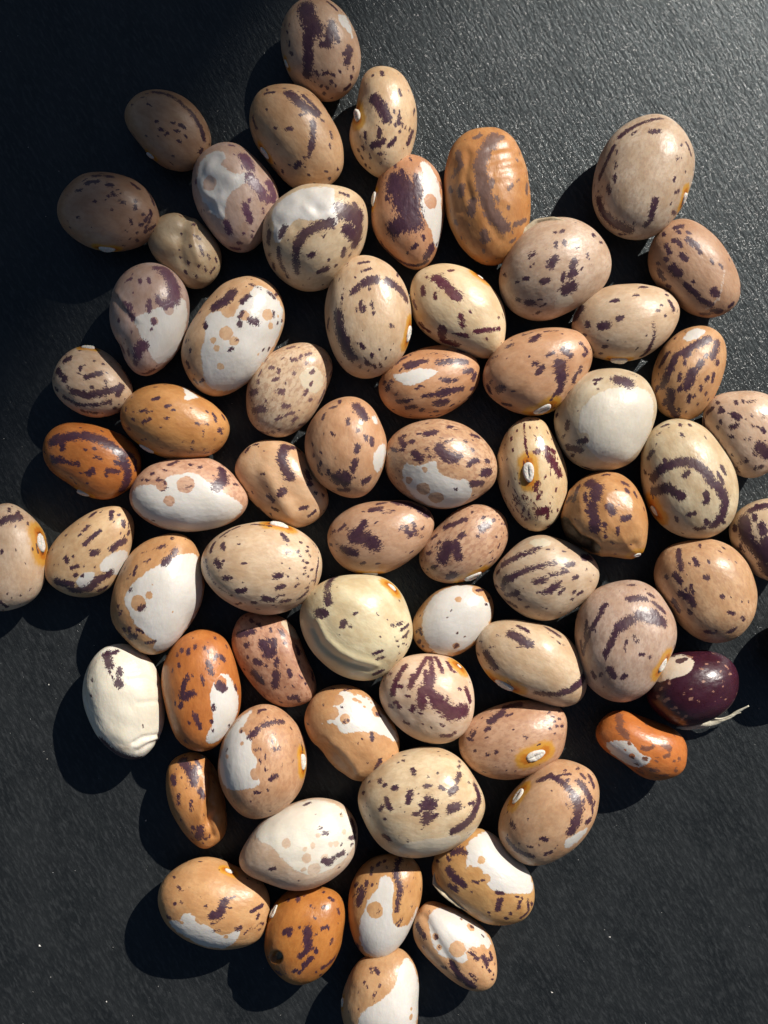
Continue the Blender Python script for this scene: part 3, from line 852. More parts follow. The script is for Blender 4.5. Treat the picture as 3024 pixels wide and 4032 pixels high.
bean('D', '3 510 15 440 50 380 100 345 150 333 200 340 245 380 275 430 293 500 285 560 260 620 230 665 185 685 130 675 70 650 30 610 10 560',
     '34 190 360 215 396; 12 92 366 110 362; 12 125 345; 12 172 378 180 384; 14 65 398; 14 155 408 156 424; 12 95 460 106 466; 18 190 508 188 524; 20 180 562 172 594; 40 115 625 145 618; 18 140 645 155 638; 12 100 618; 22 212 635 228 624; 12 85 595 86 608; 12 50 595; 11 55 570; 10 45 580; 8 110 550; 18 125 660 155 662; 14 220 475; 16 240 482 242 500; 10 25 500; 10 60 608; 12 190 450; 10 30 540; 10 120 600',
     'tan', 'round tan bean with a white flash on one flank, overlapping the ridged peach bean', white='245 530 282 488 293 520 284 562 260 612 240 560; 190 405 212 410 210 430 195 430; 240 395 262 405 260 430 245 420', specks=24, thick=1.0)
bean('D', '272 310 280 260 320 210 380 168 450 145 520 145 580 165 615 205 625 250 610 300 570 350 510 385 440 402 370 402 310 375 280 345',
     '18 360 215 400 203 440 195; 22 370 225 400 210; 22 480 202 530 198 580 202; 18 330 208 355 188; 25 480 318 515 310; 24 472 352 505 348; 18 530 308 565 300; 16 335 346 370 342; 16 300 300; 14 290 280; 18 605 265 612 250; 12 590 330; 14 425 326 455 324; 14 365 367 395 364; 12 540 270; 16 575 238 602 236; 12 400 300; 12 545 162 570 166; 14 440 168 470 160; 14 500 170; 10 330 320; 14 420 375; 16 310 280; 12 600 300; 16 500 270 520 272; 12 470 380',
     (0.45, 0.26, 0.135), 'orange-brown bean with a jagged white splash across its streaky top', white='308 252 350 246 400 226 440 230 484 236 452 260 410 282 370 292 338 276', specks=34)
bean('D', '637 270 650 210 690 160 750 115 820 90 890 85 960 100 1010 130 1030 180 1015 240 980 300 930 345 880 385 820 398 750 385 690 350 650 310',
     '22 815 130 835 115; 10 860 98 905 98; 11 865 185 892 172; 18 838 240 852 225; 14 825 212; 20 925 160 950 182; 38 915 215 920 262; 22 922 285 910 312; 16 975 250 965 272; 24 695 302 710 295; 16 728 155 745 146; 12 675 195 690 188; 12 670 275; 18 658 292 664 312; 14 990 225 990 240; 14 985 140 1010 172; 14 710 355 735 358; 7 745 275; 12 965 280; 12 945 320 958 305; 8 735 220; 8 830 250; 12 1000 180; 11 880 340 895 320',
     'tan', 'tan-orange bean showing a white eye low on its side, beside the blank cream bean', hil='822 388 882 358', halo=42, specks=20)
bean('D', '900 410 910 350 950 300 1000 260 1060 232 1130 228 1190 245 1235 290 1255 350 1245 430 1215 500 1170 560 1110 592 1040 595 970 570 925 510',
     '46 1128 262 1160 272; 14 1040 268 1060 262; 10 1040 280; 16 940 422 938 440; 16 980 492 1005 486; 22 945 510 985 520; 14 995 590 1020 592; 10 930 470; 12 1170 240 1190 248; 12 905 395; 10 960 540; 10 1100 250; 8 1050 300',
     (0.47, 0.385, 0.275), 'mostly blank ivory bean with one small purple patch at its top', white='1060 310 1130 290 1232 298 1256 370 1240 450 1204 522 1130 574 1060 562 1000 500 975 430 1000 350', wcol=(0.59, 0.545, 0.465), spots='1000 478 20', specks=14, mott=0.1, gloss=0.38)
bean('D', '695 600 700 530 720 470 760 425 810 403 855 420 895 480 925 550 938 620 930 690 905 750 870 795 820 807 770 785 730 730 705 670',
     '7 785 425 790 500 800 545; 18 830 527 858 508 895 525; 26 870 535 905 575 916 608; 20 826 660 834 640; 14 832 698 846 676; 28 840 745 866 738; 14 870 760; 9 790 675 768 700 750 725; 9 795 690 788 720 775 755; 9 800 690 815 720 825 745; 9 805 690 800 730 805 770; 7 890 690; 12 870 792 885 786; 8 905 735; 10 745 700 760 690; 10 760 740; 10 790 770; 10 830 770; 8 850 700; 8 780 730; 8 740 480; 8 830 440; 8 850 470; 7 760 450; 7 745 520; 8 830 480; 9 770 715',
     (0.58, 0.43, 0.26), 'bean standing on edge with its white eye facing up in a yellow ring', hil='798 562 804 634', halo=37, mark=(0.07, 0.012, 0.020), specks=70, thick=1.0, mott=0.1, gloss=0.30)
bean('D', '1203 590 1210 520 1240 460 1290 425 1350 413 1420 440 1480 490 1525 570 1550 660 1545 740 1510 800 1450 830 1380 833 1310 810 1250 760 1225 690',
     '28 1245 622 1280 586 1340 562 1400 566 1440 600 1462 642; 30 1480 650 1510 700 1500 750 1470 790; 28 1250 668 1300 656 1350 686; 20 1438 680 1444 702; 18 1360 612 1370 600; 16 1232 548 1248 525; 11 1265 470 1276 462; 14 1375 752 1396 748; 10 1430 710; 12 1280 440 1300 432; 11 1345 430; 14 1495 580 1508 605; 12 1330 770; 14 1480 605 1498 640; 14 1400 802 1430 800; 12 1290 560; 16 1440 780; 12 1380 430; 12 1350 465; 12 1220 600; 14 1500 780',
     (0.50, 0.40, 0.265), 'large beige bean with a purple horseshoe arc, next to the rotten one', hil='1236 722 1256 762', halo=46, specks=22)
bean('D', '1425 430 1435 370 1470 330 1530 312 1590 310 1650 325 1700 360 1730 430 1725 500 1690 570 1640 605 1580 612 1530 590 1480 540 1445 490',
     '22 1538 395 1552 405; 12 1490 368 1488 385; 10 1490 420; 18 1530 438 1548 432; 14 1530 470; 12 1578 482 1595 478; 36 1630 510 1655 535; 16 1560 562 1582 555; 10 1500 380; 14 1590 352 1612 348; 14 1445 385 1460 372; 14 1640 450; 16 1610 582 1635 578; 10 1480 440; 16 1432 410 1436 430; 10 1570 350; 10 1600 435; 14 1555 585; 12 1510 520; 12 1600 400; 10 1480 350; 14 1640 400; 12 1545 350; 12 1610 530',
     'beige', 'cream bean with evenly scattered small flecks, touching the horseshoe-marked bean', specks=44)
bean('D', '1247 260 1255 200 1285 140 1330 100 1390 78 1450 85 1495 120 1508 170 1495 240 1470 310 1430 380 1380 410 1320 408 1275 380 1252 320',
     '25 1350 172 1400 142 1450 120; 25 1482 132 1465 185; 30 1390 240 1370 290; 22 1330 180 1310 230 1280 290; 25 1310 310 1310 370 1330 400; 20 1412 222 1420 205; 14 1440 265; 16 1375 348 1378 330; 14 1345 300; 14 1460 270 1465 250; 14 1270 220 1300 170; 12 1420 300; 10 1395 330; 14 1340 380; 14 1340 270 1345 250; 16 1290 350; 10 1440 320; 14 1440 180; 12 1360 210; 14 1480 210; 14 1265 300; 16 1370 180; 12 1410 360',
     (0.48, 0.275, 0.14), 'small orange-tan bean striped lengthwise in purple, white-tipped', white='1350 132 1375 90 1420 80 1442 95 1402 126', specks=34)
bean('D', '287 560 295 500 340 450 400 420 470 410 540 425 610 460 660 510 688 570 680 630 640 680 580 712 510 728 440 720 370 690 310 640',
     '35 480 515 500 540 535 550; 26 395 535 415 552; 22 435 466 465 460; 14 385 490; 16 345 488 356 505; 12 345 520; 16 600 468 622 474; 25 640 602 662 598; 20 598 642 635 640; 16 600 562 618 556; 12 355 470; 12 510 494 530 486; 10 540 660; 14 585 575 598 565; 10 410 465; 12 450 545; 12 575 490; 14 340 480; 12 440 520; 10 560 540; 12 655 560; 12 320 520; 12 600 520; 14 520 440',
     'pink', 'rosy mottled bean with a ragged white patch holding brown spots along its lower side', white='355 560 400 582 440 567 470 555 477 600 530 627 590 625 602 680 562 724 480 730 420 710 363 662 348 620',
     spots='425 660 24; 470 690 26; 370 630 14; 430 590 10; 500 600 12', mott=0.85, specks=40)
bean('D', '78 830 95 780 140 735 210 710 290 702 370 705 430 725 462 770 455 830 410 890 350 935 280 960 210 968 140 940 95 890',
     '44 180 830 220 835 250 855; 22 190 812 215 782; 25 140 876 182 890; 22 272 735 240 738; 16 282 748 315 745; 28 325 710 380 722 432 748; 20 440 750; 22 365 808 375 822; 16 345 800; 16 388 785 396 818; 12 300 826 312 824; 14 122 802 140 788; 10 275 885; 12 210 925; 10 415 830; 10 360 880; 8 330 840; 12 90 860; 10 150 800; 12 350 940; 14 260 715 285 712; 10 420 800; 12 100 810',
     (0.43, 0.275, 0.17), 'tan-brown bean with a solid dark blotch at its middle, beside the creased cream bean', hil='205 965 262 964', halo=26, specks=24)
bean('D', '418 900 430 850 470 800 520 750 580 718 640 715 700 740 730 790 725 850 690 910 640 950 590 985 530 998 470 985 430 950',
     '40 515 865 495 908; 28 540 858 552 902; 24 518 975 535 965; 16 555 830 568 820; 18 500 796 530 786; 14 535 785 575 768; 22 632 800 655 790; 10 600 740; 12 455 835 470 825; 10 680 770; 10 480 850; 8 690 830; 12 560 770; 12 445 890; 10 640 760; 9 620 830; 12 460 940; 8 470 870',
     'pink', 'mottled rosy bean with a white eye at one corner and a hooked dark mark', hil='572 988 630 958', halo=40, mott=0.8, specks=46)
bean('D', '917 780 925 720 950 670 1000 625 1060 602 1120 602 1170 630 1210 690 1222 760 1220 830 1205 892 1160 905 1100 897 1030 890 980 870 935 830',
     '35 1020 640 1050 660 1040 690; 30 1030 720 1035 760 1040 800; 18 982 655 965 700; 16 1005 680 1008 700; 25 1090 722 1100 740; 18 1145 632 1158 640; 16 1155 665; 18 1140 768 1160 762; 12 1120 800 1120 820; 12 1075 785 1075 830; 10 1010 650; 12 1070 612 1090 608; 14 1185 670 1190 685; 14 940 705 955 690; 12 1060 780; 10 1100 850; 12 1010 740',
     (0.46, 0.26, 0.11), 'rotten bean with a blackened broken end and a tiny white tip', rot='905 770 942 752 962 800 1000 830 1042 850 1068 884 1020 900 960 890 915 840', feat='d 990 870 40 0.5; d 1010 868 16 0.5; g 14 0.3 940 790 980 840 1050 870; g 16 0.3 1080 870 1130 880 1180 860', hil='1178 893 1200 892', halo=30, specks=24, wr=0.14, thick=0.95, gloss=0.30)
bean('D', '1517 830 1525 780 1560 730 1620 700 1690 695 1760 720 1800 800 1790 900 1740 970 1680 990 1620 970 1560 920',
     '42 1570 770 1580 830 1620 880 1660 910; 25 1595 735 1650 718; 25 1635 790 1645 815; 38 1650 850 1650 875; 18 1610 760; 20 1540 800; 16 1560 870; 30 1640 930 1660 960; 14 1620 720; 30 1700 800 1720 870',
     'beige', 'beige bean with heavy purple bands, behind the plain orange-tan bean', specks=24)
bean('F', '548 400 555 350 590 300 640 260 700 225 760 215 840 235 910 265 960 310 980 370 960 430 910 480 850 520 780 542 710 542 640 515 580 470',
     '24 590 330 640 306 700 286 740 270; 22 610 392 650 370 700 350 760 335 802 324; 18 588 432 602 380; 16 600 458 655 440; 18 640 450; 24 728 400 755 390; 20 782 372 808 368; 16 825 362 850 356; 20 850 332 872 328; 26 782 432 808 412; 18 755 442 772 436; 14 815 445 835 428; 14 878 384 892 380; 14 898 450 914 440; 12 735 440; 14 715 398 728 394; 20 600 482 622 490; 28 920 300 945 302; 14 565 365 575 352; 14 560 420; 9 930 350 935 345; 10 870 470; 10 820 520; 12 735 526 760 520; 10 950 400; 14 640 500; 12 880 440; 12 800 270; 10 660 470; 12 690 500',
     (0.46, 0.36, 0.25), 'grey-beige bean with parallel broken purple stripes and a pale top edge', white='690 235 750 222 800 240 760 262 720 262', wcol=(0.56, 0.50, 0.38), specks=34)
bean('F', '1210 370 1220 310 1260 262 1330 235 1410 230 1480 245 1530 290 1570 340 1598 410 1605 480 1585 560 1540 615 1480 645 1420 645 1360 620 1300 570 1260 510 1225 440',
     '20 1300 268 1300 300 1308 345; 16 1362 308 1375 332; 18 1405 380 1416 386; 24 1285 372 1302 398; 14 1250 380; 26 1310 448 1335 460; 24 1350 470 1355 490; 24 1280 480 1298 512; 12 1300 510; 16 1475 460; 14 1502 522 1522 526; 14 1552 540 1560 550; 18 1410 602 1438 608; 20 1505 605 1525 592; 10 1420 318; 10 1385 250; 16 1345 520; 10 1480 265; 12 1350 420; 14 1355 440; 8 1580 480; 12 1330 430; 10 1450 600',
     (0.49, 0.305, 0.175), 'plain orange-tan bean with a few dark dashes, in front of the heavily banded bean', specks=20, mott=0.5)
bean('E', '-120 330 -90 220 -40 130 0 102 50 100 100 120 150 165 190 220 205 290 195 370 185 440 150 500 90 540 30 555 -40 545 -100 460',
     '32 0 172 50 156 82 150; 12 5 300; 14 0 515 30 540; 12 40 120; 8 150 405; 8 130 460; 8 90 490; 20 -60 200 -20 190; 12 80 130; 10 -40 400; 9 120 180',
     'beige', 'beige bean with a large white eye in a wide orange ring', hil='172 222 186 304', halo=62, specks=24)
bean('E', '200 370 210 310 250 250 310 190 380 140 450 110 520 100 565 130 588 200 575 280 545 360 500 430 440 475 370 493 300 480 240 450 210 410',
     '16 487 125 482 155; 16 395 148 415 132; 16 370 208 388 192; 16 368 268 400 240 435 212; 24 402 308 422 302; 20 285 330 290 345; 16 310 375 335 364; 24 488 288 512 268 542 252; 28 250 430 310 440; 30 320 465 390 460 430 420 482 396; 16 535 170 538 190; 14 330 405; 12 360 405; 10 290 230; 8 520 140; 22 430 465 455 455; 10 320 320; 12 350 230; 14 560 220; 12 280 440 300 460',
     'peach', 'tapered peach bean with neat dashes above and dark scrawls on white below', white='438 350 480 310 552 288 562 330 522 402 480 402 430 380; 360 390 422 390 402 440 350 472 330 430', specks=26, thick=0.82)
bean('E', '482 560 490 490 520 420 550 340 600 280 670 245 740 220 800 230 840 270 870 330 880 410 875 500 860 560 820 630 760 700 700 738 640 742 580 710 530 660 495 610',
     '25 765 290 750 315 712 350; 18 690 280 715 270; 14 630 345 650 332; 12 660 290 680 280; 16 590 365 580 398; 22 608 550 622 542; 14 565 470; 25 560 672 585 668; 14 635 698 675 690; 14 750 240; 12 610 302 630 296; 16 520 570; 16 540 640; 14 565 640; 10 535 455; 8 820 240; 14 600 640 620 650; 12 550 420; 14 510 540; 12 720 300; 10 560 400',
     (0.49, 0.285, 0.13), 'bean half smooth white and half tan with a sharp slanting border', white='558 462 620 402 700 352 780 312 852 306 876 360 884 450 876 530 836 612 772 694 712 736 660 728 682 690 640 670 590 622 558 560 535 512',
     spots='600 525 34; 650 492 16; 800 380 7; 743 532 6; 750 562 5; 600 660 34; 665 444 5', gloss=0.33, feat='d 850 600 60 0.3')
bean('E', '880 350 895 290 940 240 1000 200 1080 175 1160 172 1240 185 1310 220 1360 270 1392 330 1390 410 1360 480 1300 540 1220 570 1130 570 1040 540 960 490 905 430',
     '14 960 235 1000 208 1042 190; 28 945 345 958 362; 20 978 415 1005 414; 22 1035 472 1065 468; 18 968 268 974 288; 18 930 265 918 300; 24 1200 412 1222 405; 22 1208 462 1235 456; 18 1228 225 1250 248; 14 1248 306 1262 304; 12 1300 300; 26 1150 510 1190 518; 16 1210 502 1240 496; 24 1230 528 1262 522; 14 1105 525; 14 1290 455 1310 445; 18 1300 520 1345 478; 14 1340 460; 14 1200 552 1222 548; 14 1030 526 1050 524; 8 1060 435; 14 1150 500; 10 1180 192 1095 182; 16 900 340 912 390 945 440 1010 485; 10 1385 330 1372 450; 9 1320 340; 9 1340 350; 9 1330 370; 9 1350 320; 10 1330 400; 10 1345 410; 9 1360 380; 9 1300 420; 9 1365 430; 9 1280 460; 9 1340 300; 8 1310 320; 9 1350 440; 8 1320 440; 10 1330 490; 9 1310 260; 9 1340 280; 8 1040 270',
     (0.51, 0.385, 0.26), 'big beige bean whose white eye crowns an orange stain, with dense flecks at one end', hil='1172 180 1258 190', halo=46, specks=30, thick=0.95)
bean('E', 'U 645 1330 660 1290 700 1255 750 1245 800 1245 845 1260 875 1300 888 1350 885 1390 865 1430 825 1460 775 1468 720 1450 670 1405',
     '32 1455 412 1430 450 1430 520; 34 1380 570 1412 568; 24 1490 620 1500 610; 10 1542 572 1554 568; 10 1530 630; F 16 150 575 190 565; F 14 75 690 105 680; F 14 90 712 120 705; F 9 180 600 215 570; F 9 190 625 215 598; F 9 170 640; F 9 195 650; F 9 180 690; F 22 80 775 110 762; F 8 200 560; F 8 175 660; F 8 160 620; F 8 110 475; F 8 205 620',
     (0.53, 0.445, 0.30), 'big creamy yellow bean with a deep curved crease along one side', feat='g 12 0.26 1365 640 1395 705 1450 755 1520 790 1600 812; g 13 -0.26 1385 600 1425 680 1480 732 1550 768 1640 792; d 1500 580 40 0.15', hil='F 140 395 172 425', halo=40, specks=26, mott=0.15, thick=0.80, gloss=0.31,
     white='1290 560 1390 570 1460 670 1560 735 1680 760 1720 900 1400 900 1260 700', wcol=(0.60, 0.51, 0.32))
bean('E', '370 900 375 830 405 760 450 720 510 705 570 712 630 750 680 810 700 890 710 980 705 1070 680 1130 640 1180 590 1200 530 1190 470 1150 420 1090 385 1010',
     '32 465 742 478 795; 20 492 742 508 735; 22 520 825; 28 520 875; 12 480 828; 10 490 855; 14 450 750; 44 450 1130 530 1186 590 1202; 12 625 1065; 14 400 860; 9 395 930; 8 590 1040',
     (0.60, 0.55, 0.45), 'chalky white bean with creased skin, dark blotch at its top and yellowed lower tip', white='430 760 520 712 600 730 680 810 705 900 712 1000 690 1080 600 1110 560 1150 480 1130 410 1060 375 960 375 850', wcol=(0.66, 0.615, 0.51), feat='g 8 0.20 580 1135 620 1110 690 1100; g 8 -0.14 590 1150 640 1125 690 1110; g 8 0.14 600 1170 650 1140 685 1125; g 10 0.18 560 860 640 850 690 880; g 9 0.15 570 820 640 800; g 9 0.14 600 960 700 950', wwr=0.05, gloss=0.42, specks=8, rot='')
bean('E', '712 860 720 790 755 720 810 670 870 650 930 660 980 700 1015 770 1035 850 1045 930 1035 1020 1000 1090 950 1145 880 1168 820 1150 770 1100 740 1020 720 940',
     '38 960 885 972 892; 22 905 785 925 830; 14 935 770 945 752; 20 965 760 975 768; 12 960 790; 16 878 840 886 885; 22 802 865 785 935; 28 835 920 795 940; 18 785 970; 18 850 1015 872 1065; 16 815 840 818 862; 12 840 840; 12 825 1045; 14 930 970 932 990; 14 920 1040; 14 1025 885 1028 900; 16 820 728 818 745; 14 790 730; 12 890 720; 12 850 715; 12 935 680; 12 775 795; 12 770 750; 12 840 1110 842 1122; 10 900 1110; 10 830 1070; 10 925 1080; 12 745 820; 14 810 1120; 12 760 960; 10 1000 1060',
     'deep', 'bright orange bean with a white lower flank and one dark round spot on it', white='928 872 962 828 1002 838 1022 890 1042 950 1030 1022 992 1094 920 1146 888 1122 932 1050 922 980 910 940', spots='965 872 30', gloss=0.32, specks=34, thick=0.96)
bean('E', '1018 700 1025 640 1050 590 1090 568 1160 572 1220 585 1270 620 1310 690 1340 770 1365 840 1375 890 1350 940 1300 970 1240 978 1180 960 1120 900 1070 830 1030 760',
     '24 1040 662 1100 650; 34 1145 700 1172 750; 24 1195 690 1190 740; 24 1112 778 1130 785; 30 1105 830 1135 870; 28 1205 830 1195 890; 18 1208 770 1202 795; 18 1258 820 1265 840; 16 1230 660; 16 1290 715 1300 745; 20 1262 942 1290 935; 14 1210 890; 18 1070 710; 16 1360 830 1362 855; 14 1095 600; 14 1175 690; 8 1330 875; 14 1180 640; 14 1300 950; 12 1240 700; 12 1080 760; 16 1130 620; 12 1160 800',
     (0.43, 0.25, 0.155), 'reddish mottled bean with blocky purple marks, partly shaded, beside the creased creamy bean', white='1220 598 1262 608 1312 682 1280 682 1240 640', wcol=(0.54, 0.44, 0.32), mott=0.8, specks=34, thick=0.78)
bean('F', '228 590 240 540 275 480 330 435 400 412 470 415 520 435 548 480 545 540 520 600 470 650 410 690 350 703 290 690 245 650',
     '14 490 436 505 432; 13 402 662 410 655; 12 258 590 262 610; 12 255 640; 10 270 660; 10 245 600; 12 300 690; 6 385 515; 6 370 545; 7 440 620; 7 410 605; 8 525 490; 10 535 465',
     (0.50, 0.30, 0.15), 'small egg-shaped white bean with a few rust dots and an orange tip', white='278 500 330 440 400 412 470 412 500 438 545 490 548 540 518 602 462 654 400 690 330 694 280 642 266 580',
     spots='495 435 28; 527 462 22; 415 470 13; 370 545 5; 405 657 15; 440 620 4; 410 605 4', gloss=0.33, specks=30)
bean('F', '483 660 495 610 540 570 600 555 680 555 760 570 830 605 880 660 915 730 925 800 910 860 860 895 790 897 710 870 640 840 560 800 505 740',
     '30 625 605 660 630 700 650; 16 655 578 692 600; 28 520 690 560 742; 14 535 662 556 658; 22 770 580 820 612; 28 920 780 870 840 800 860 730 855; 12 820 640; 10 500 640; 9 505 665; 6 735 770; 12 570 610; 10 490 690; 9 840 650',
     (0.52, 0.40, 0.26), 'smooth beige bean with a white eye in a yellow smear and a dark curved rim', hil='556 796 634 830', halo=56, specks=18, thick=1.02)
bean('F', '878 650 885 580 905 510 950 450 1010 410 1090 390 1170 405 1230 460 1270 530 1282 610 1265 690 1220 760 1180 830 1110 870 1030 873 970 840 920 770 890 710',
     '22 1100 465 1130 460 1170 468; 38 1140 535 1190 545 1235 560; 34 1105 555 1060 582; 22 1050 590 1030 640 1005 692; 16 990 520 960 570 930 622 910 690; 16 1200 480 1242 522; 12 1120 620; 10 1085 670; 12 1142 690 1160 692; 24 1022 750 1038 780; 16 955 765 965 785; 12 985 770; 16 1072 785 1086 775; 14 1100 410 1120 408; 16 1180 445 1200 455; 12 1130 640; 18 990 510 1008 490; 20 1190 515 1215 525; 14 930 560 920 620; 16 900 640 905 680; 12 1180 700; 10 1000 820; 14 1090 640',
     (0.42, 0.31, 0.235), 'large pinkish-grey bean with a dark hook-shaped streak, touching the purple bean', hil='1250 706 1220 762', halo=44, specks=28, mott=0.45)
bean('F', '1170 870 1180 810 1205 750 1250 705 1320 685 1400 685 1470 695 1515 730 1535 790 1525 850 1490 910 1430 955 1370 978 1300 978 1240 950 1195 910',
     '9 1490 735 1500 745; 9 1510 770; 9 1265 810 1262 800; 8 1470 760; 8 1480 800; 7 1440 840; 7 1400 800; 7 1350 830; 9 1350 870; 9 1290 905 1275 910; 9 1240 880 1260 870; 8 1330 940 1312 955; 7 1420 900; 7 1500 830; 7 1460 720; 8 1390 750; 7 1380 880; 9 1230 830; 9 1215 860; 6 1430 780; 6 1410 730; 6 1450 880; 6 1320 850; 8 1300 925; 10 1335 700 1350 705',
     'plum', 'dark plum-purple bean with a white patch and a dry white thread attached', white='1195 785 1240 718 1290 692 1352 698 1364 740 1332 776 1262 792 1208 804', spots='1305 718 17; 1325 712 12', mark=(0.26, 0.13, 0.09), mott=0.0, gloss=0.27, specks=22,
     strand='1290 985 1.6 0.10 1340 985 1.9 0.34 1400 965 2.3 0.62 1450 962 2.6 0.44 1500 945 3.0 0.26 1540 920 3.4 0.20 1582 898 3.9 0.13; 1360 975 2.3 0.10 1420 950 2.9 0.16 1470 950 3.0 0.12 1515 936 3.3 0.07 1550 925 3.3 0.04; 1330 992 1.6 0.12 1390 985 1.7 0.20 1440 968 2.2 0.14 1480 962 2.4 0.05', wcol=(0.60, 0.52, 0.42), thick=1.05)
bean('F', '972 1030 985 970 1020 930 1080 915 1140 930 1200 965 1262 985 1310 1030 1328 1080 1320 1140 1285 1180 1220 1200 1160 1185 1100 1145 1040 1100 995 1065',
     '22 1060 935 1065 990 1092 1022; 14 1160 1070; 20 1248 1060 1262 1070; 14 1165 1110; 16 1188 1155 1205 1160; 14 1230 1180 1255 1182; 14 1180 1072 1200 1062; 10 1290 1160; 14 1242 1102 1258 1096; 18 1145 1165; 9 1300 1110; 9 1220 1160; 12 1130 1130; 9 1280 1120; 10 1100 1050; 10 1115 1105; 8 1210 1120',
     (0.50, 0.175, 0.045), 'small vivid orange kidney-shaped bean with a white streak, below the purple bean', white='998 1050 1040 1034 1112 1040 1132 1080 1198 1110 1162 1142 1110 1144 1040 1100', spots='1112 1100 12; 1100 1050 8; 1085 1075 6', mark=(0.15, 0.06, 0.035), gloss=0.30, specks=34, thick=1.12)
bean('F', '100 860 110 800 150 740 210 700 290 690 370 700 430 740 465 800 478 870 465 950 430 1010 370 1040 300 1045 220 1015 150 960 115 910',
     '22 200 740 165 795 148 850; 34 300 780 290 830 320 870; 50 330 880 380 928 440 920; 32 270 830 265 900; 22 232 780 220 820; 20 230 905 222 925; 20 345 1022 385 1022; 14 140 900; 14 160 885; 14 195 965 210 975; 15 290 700 262 745 240 790; 18 300 700 310 780; 15 320 700 350 760; 12 180 760; 14 370 720 385 750; 12 400 760; 12 140 770; 20 445 830 462 880; 16 175 905; 10 250 750; 16 260 930; 12 420 830; 16 280 760 285 800; 14 350 980; 12 180 820; 12 210 860; 14 400 1010; 12 150 840',
     (0.56, 0.435, 0.30), 'round cream bean with branching maroon streaks, next to the bean with the yellow smear', mark=(0.075, 0.018, 0.032), hil='412 728 428 744', halo=44, specks=30, feat='d 200 900 30 0.15; d 240 950 26 0.15; d 180 840 24 0.12; d 300 990 26 0.12', wwr=0, mott=0.1, thick=0.9)
bean('F', '422 1060 430 1000 470 950 540 910 620 885 700 878 780 885 830 910 848 960 840 1030 815 1090 770 1140 700 1180 620 1195 540 1185 470 1150 435 1110',
     '26 540 962 592 925; 12 460 1030; 12 675 1018 685 1026; 13 620 1075 645 1088; 12 565 1085; 14 525 995 540 985; 9 820 920; 26 600 905 660 890; 9 790 940; 9 800 960; 8 810 980; 9 780 990; 9 820 950; 8 800 1010; 9 830 980; 8 770 1020; 8 790 1030; 9 815 1030; 8 760 960; 8 830 1010; 9 800 1060; 10 450 980; 9 570 1140; 9 640 1160; 8 480 1080; 12 470 1020 480 1005',
     (0.45, 0.285, 0.175), 'tan bean whose white eye sits in a dark orange ring facing up', hil='684 1110 758 1080', halo=46, mott=0.55, specks=50, thick=0.78)
bean('G', '425 460 430 400 455 345 510 318 570 322 612 345 645 395 672 450 688 510 690 560 700 610 704 650 692 690 660 730 610 758 560 745 510 690 465 620 435 540',
     '34 495 350 530 400 550 450; 25 550 380 562 430; 22 580 490 590 515; 24 452 425 458 455; 18 480 510 483 550; 16 535 552 537 580; 12 540 540; 34 580 670 570 712; 16 545 665; 14 630 680 626 710; 10 490 625; 8 490 430; 16 605 720; 14 590 335; 14 510 345; 16 560 350 580 380',
     'orange', 'narrow orange-brown bean with a twisted pinched side, alone at the edge of the heap', feat='g 26 0.8 640 400 640 480 622 560 610 640; g 22 -0.35 610 430 600 540 590 640; d 660 540 40 0.6; g 14 0.4 655 560 620 620 640 700', thick=0.95, specks=18, gloss=0.38)
bean('G', '667 340 680 270 710 200 760 140 830 98 900 95 970 125 1020 180 1055 250 1070 330 1065 420 1040 500 990 560 920 600 850 617 780 600 720 550 685 480 668 410',
     '25 870 182 930 162 972 165; 28 845 202 810 236; 16 920 218 936 222; 20 922 300 952 288; 16 835 300 855 296; 10 990 240; 12 885 390; 10 860 360; 20 908 436 935 424; 10 895 490; 12 965 370; 13 1018 357; 8 990 410; 14 835 500 852 498; 12 770 210; 16 850 115 880 108; 12 895 140; 14 850 122; 9 980 190; 9 1000 200; 9 1010 225; 9 960 200; 8 1020 250; 8 990 170; 9 970 225; 9 1000 245; 8 940 130; 9 1030 280; 8 1005 270; 14 1055 270 1062 300; 10 700 300; 10 930 240',
     (0.47, 0.295, 0.16), 'tan bean with one white side and a white eye on an orange-brown edge', white='760 150 832 102 792 160 772 212 822 250 812 310 852 350 832 400 864 450 832 482 740 492 688 474 664 400 676 300 708 220',
     spots='770 270 10; 838 412 26; 772 205 16; 830 280 14; 700 330 12', hil='1076 315 1078 395', halo=46, mott=0.5, specks=36, thick=1.0)
bean('G', '1060 180 1070 120 1100 60 1150 15 1220 -5 1290 0 1350 30 1400 80 1450 140 1490 210 1502 280 1495 340 1450 390 1390 425 1310 440 1240 415 1180 360 1120 290 1080 230',
     '18 1250 172 1262 165; 16 1380 220 1382 250; 13 1298 266 1314 268; 16 1395 385 1418 345; 10 1265 225; 8 1358 358; 8 1155 90; 14 1402 130 1420 142; 8 1290 300; 10 1250 20 1280 12; 9 1240 100; 14 1200 10; 9 1475 330',
     (0.48, 0.285, 0.13), 'orange-tan bean with a white band full of orange dots and a dented underside', white='1130 182 1190 162 1200 70 1230 20 1300 38 1360 46 1402 98 1452 158 1494 220 1504 272 1440 232 1370 212 1290 216 1232 226 1210 170',
     spots='1215 65 31; 1195 130 31; 1255 155 24; 1300 65 12; 1325 75 10; 1345 100 8; 1400 120 26; 1340 50 10; 1300 40 10; 1365 65 7; 1375 80 7', feat='g 34 0.6 1150 290 1200 320 1260 390; g 28 -0.3 1190 270 1260 330 1310 400', specks=14, gloss=0.34)
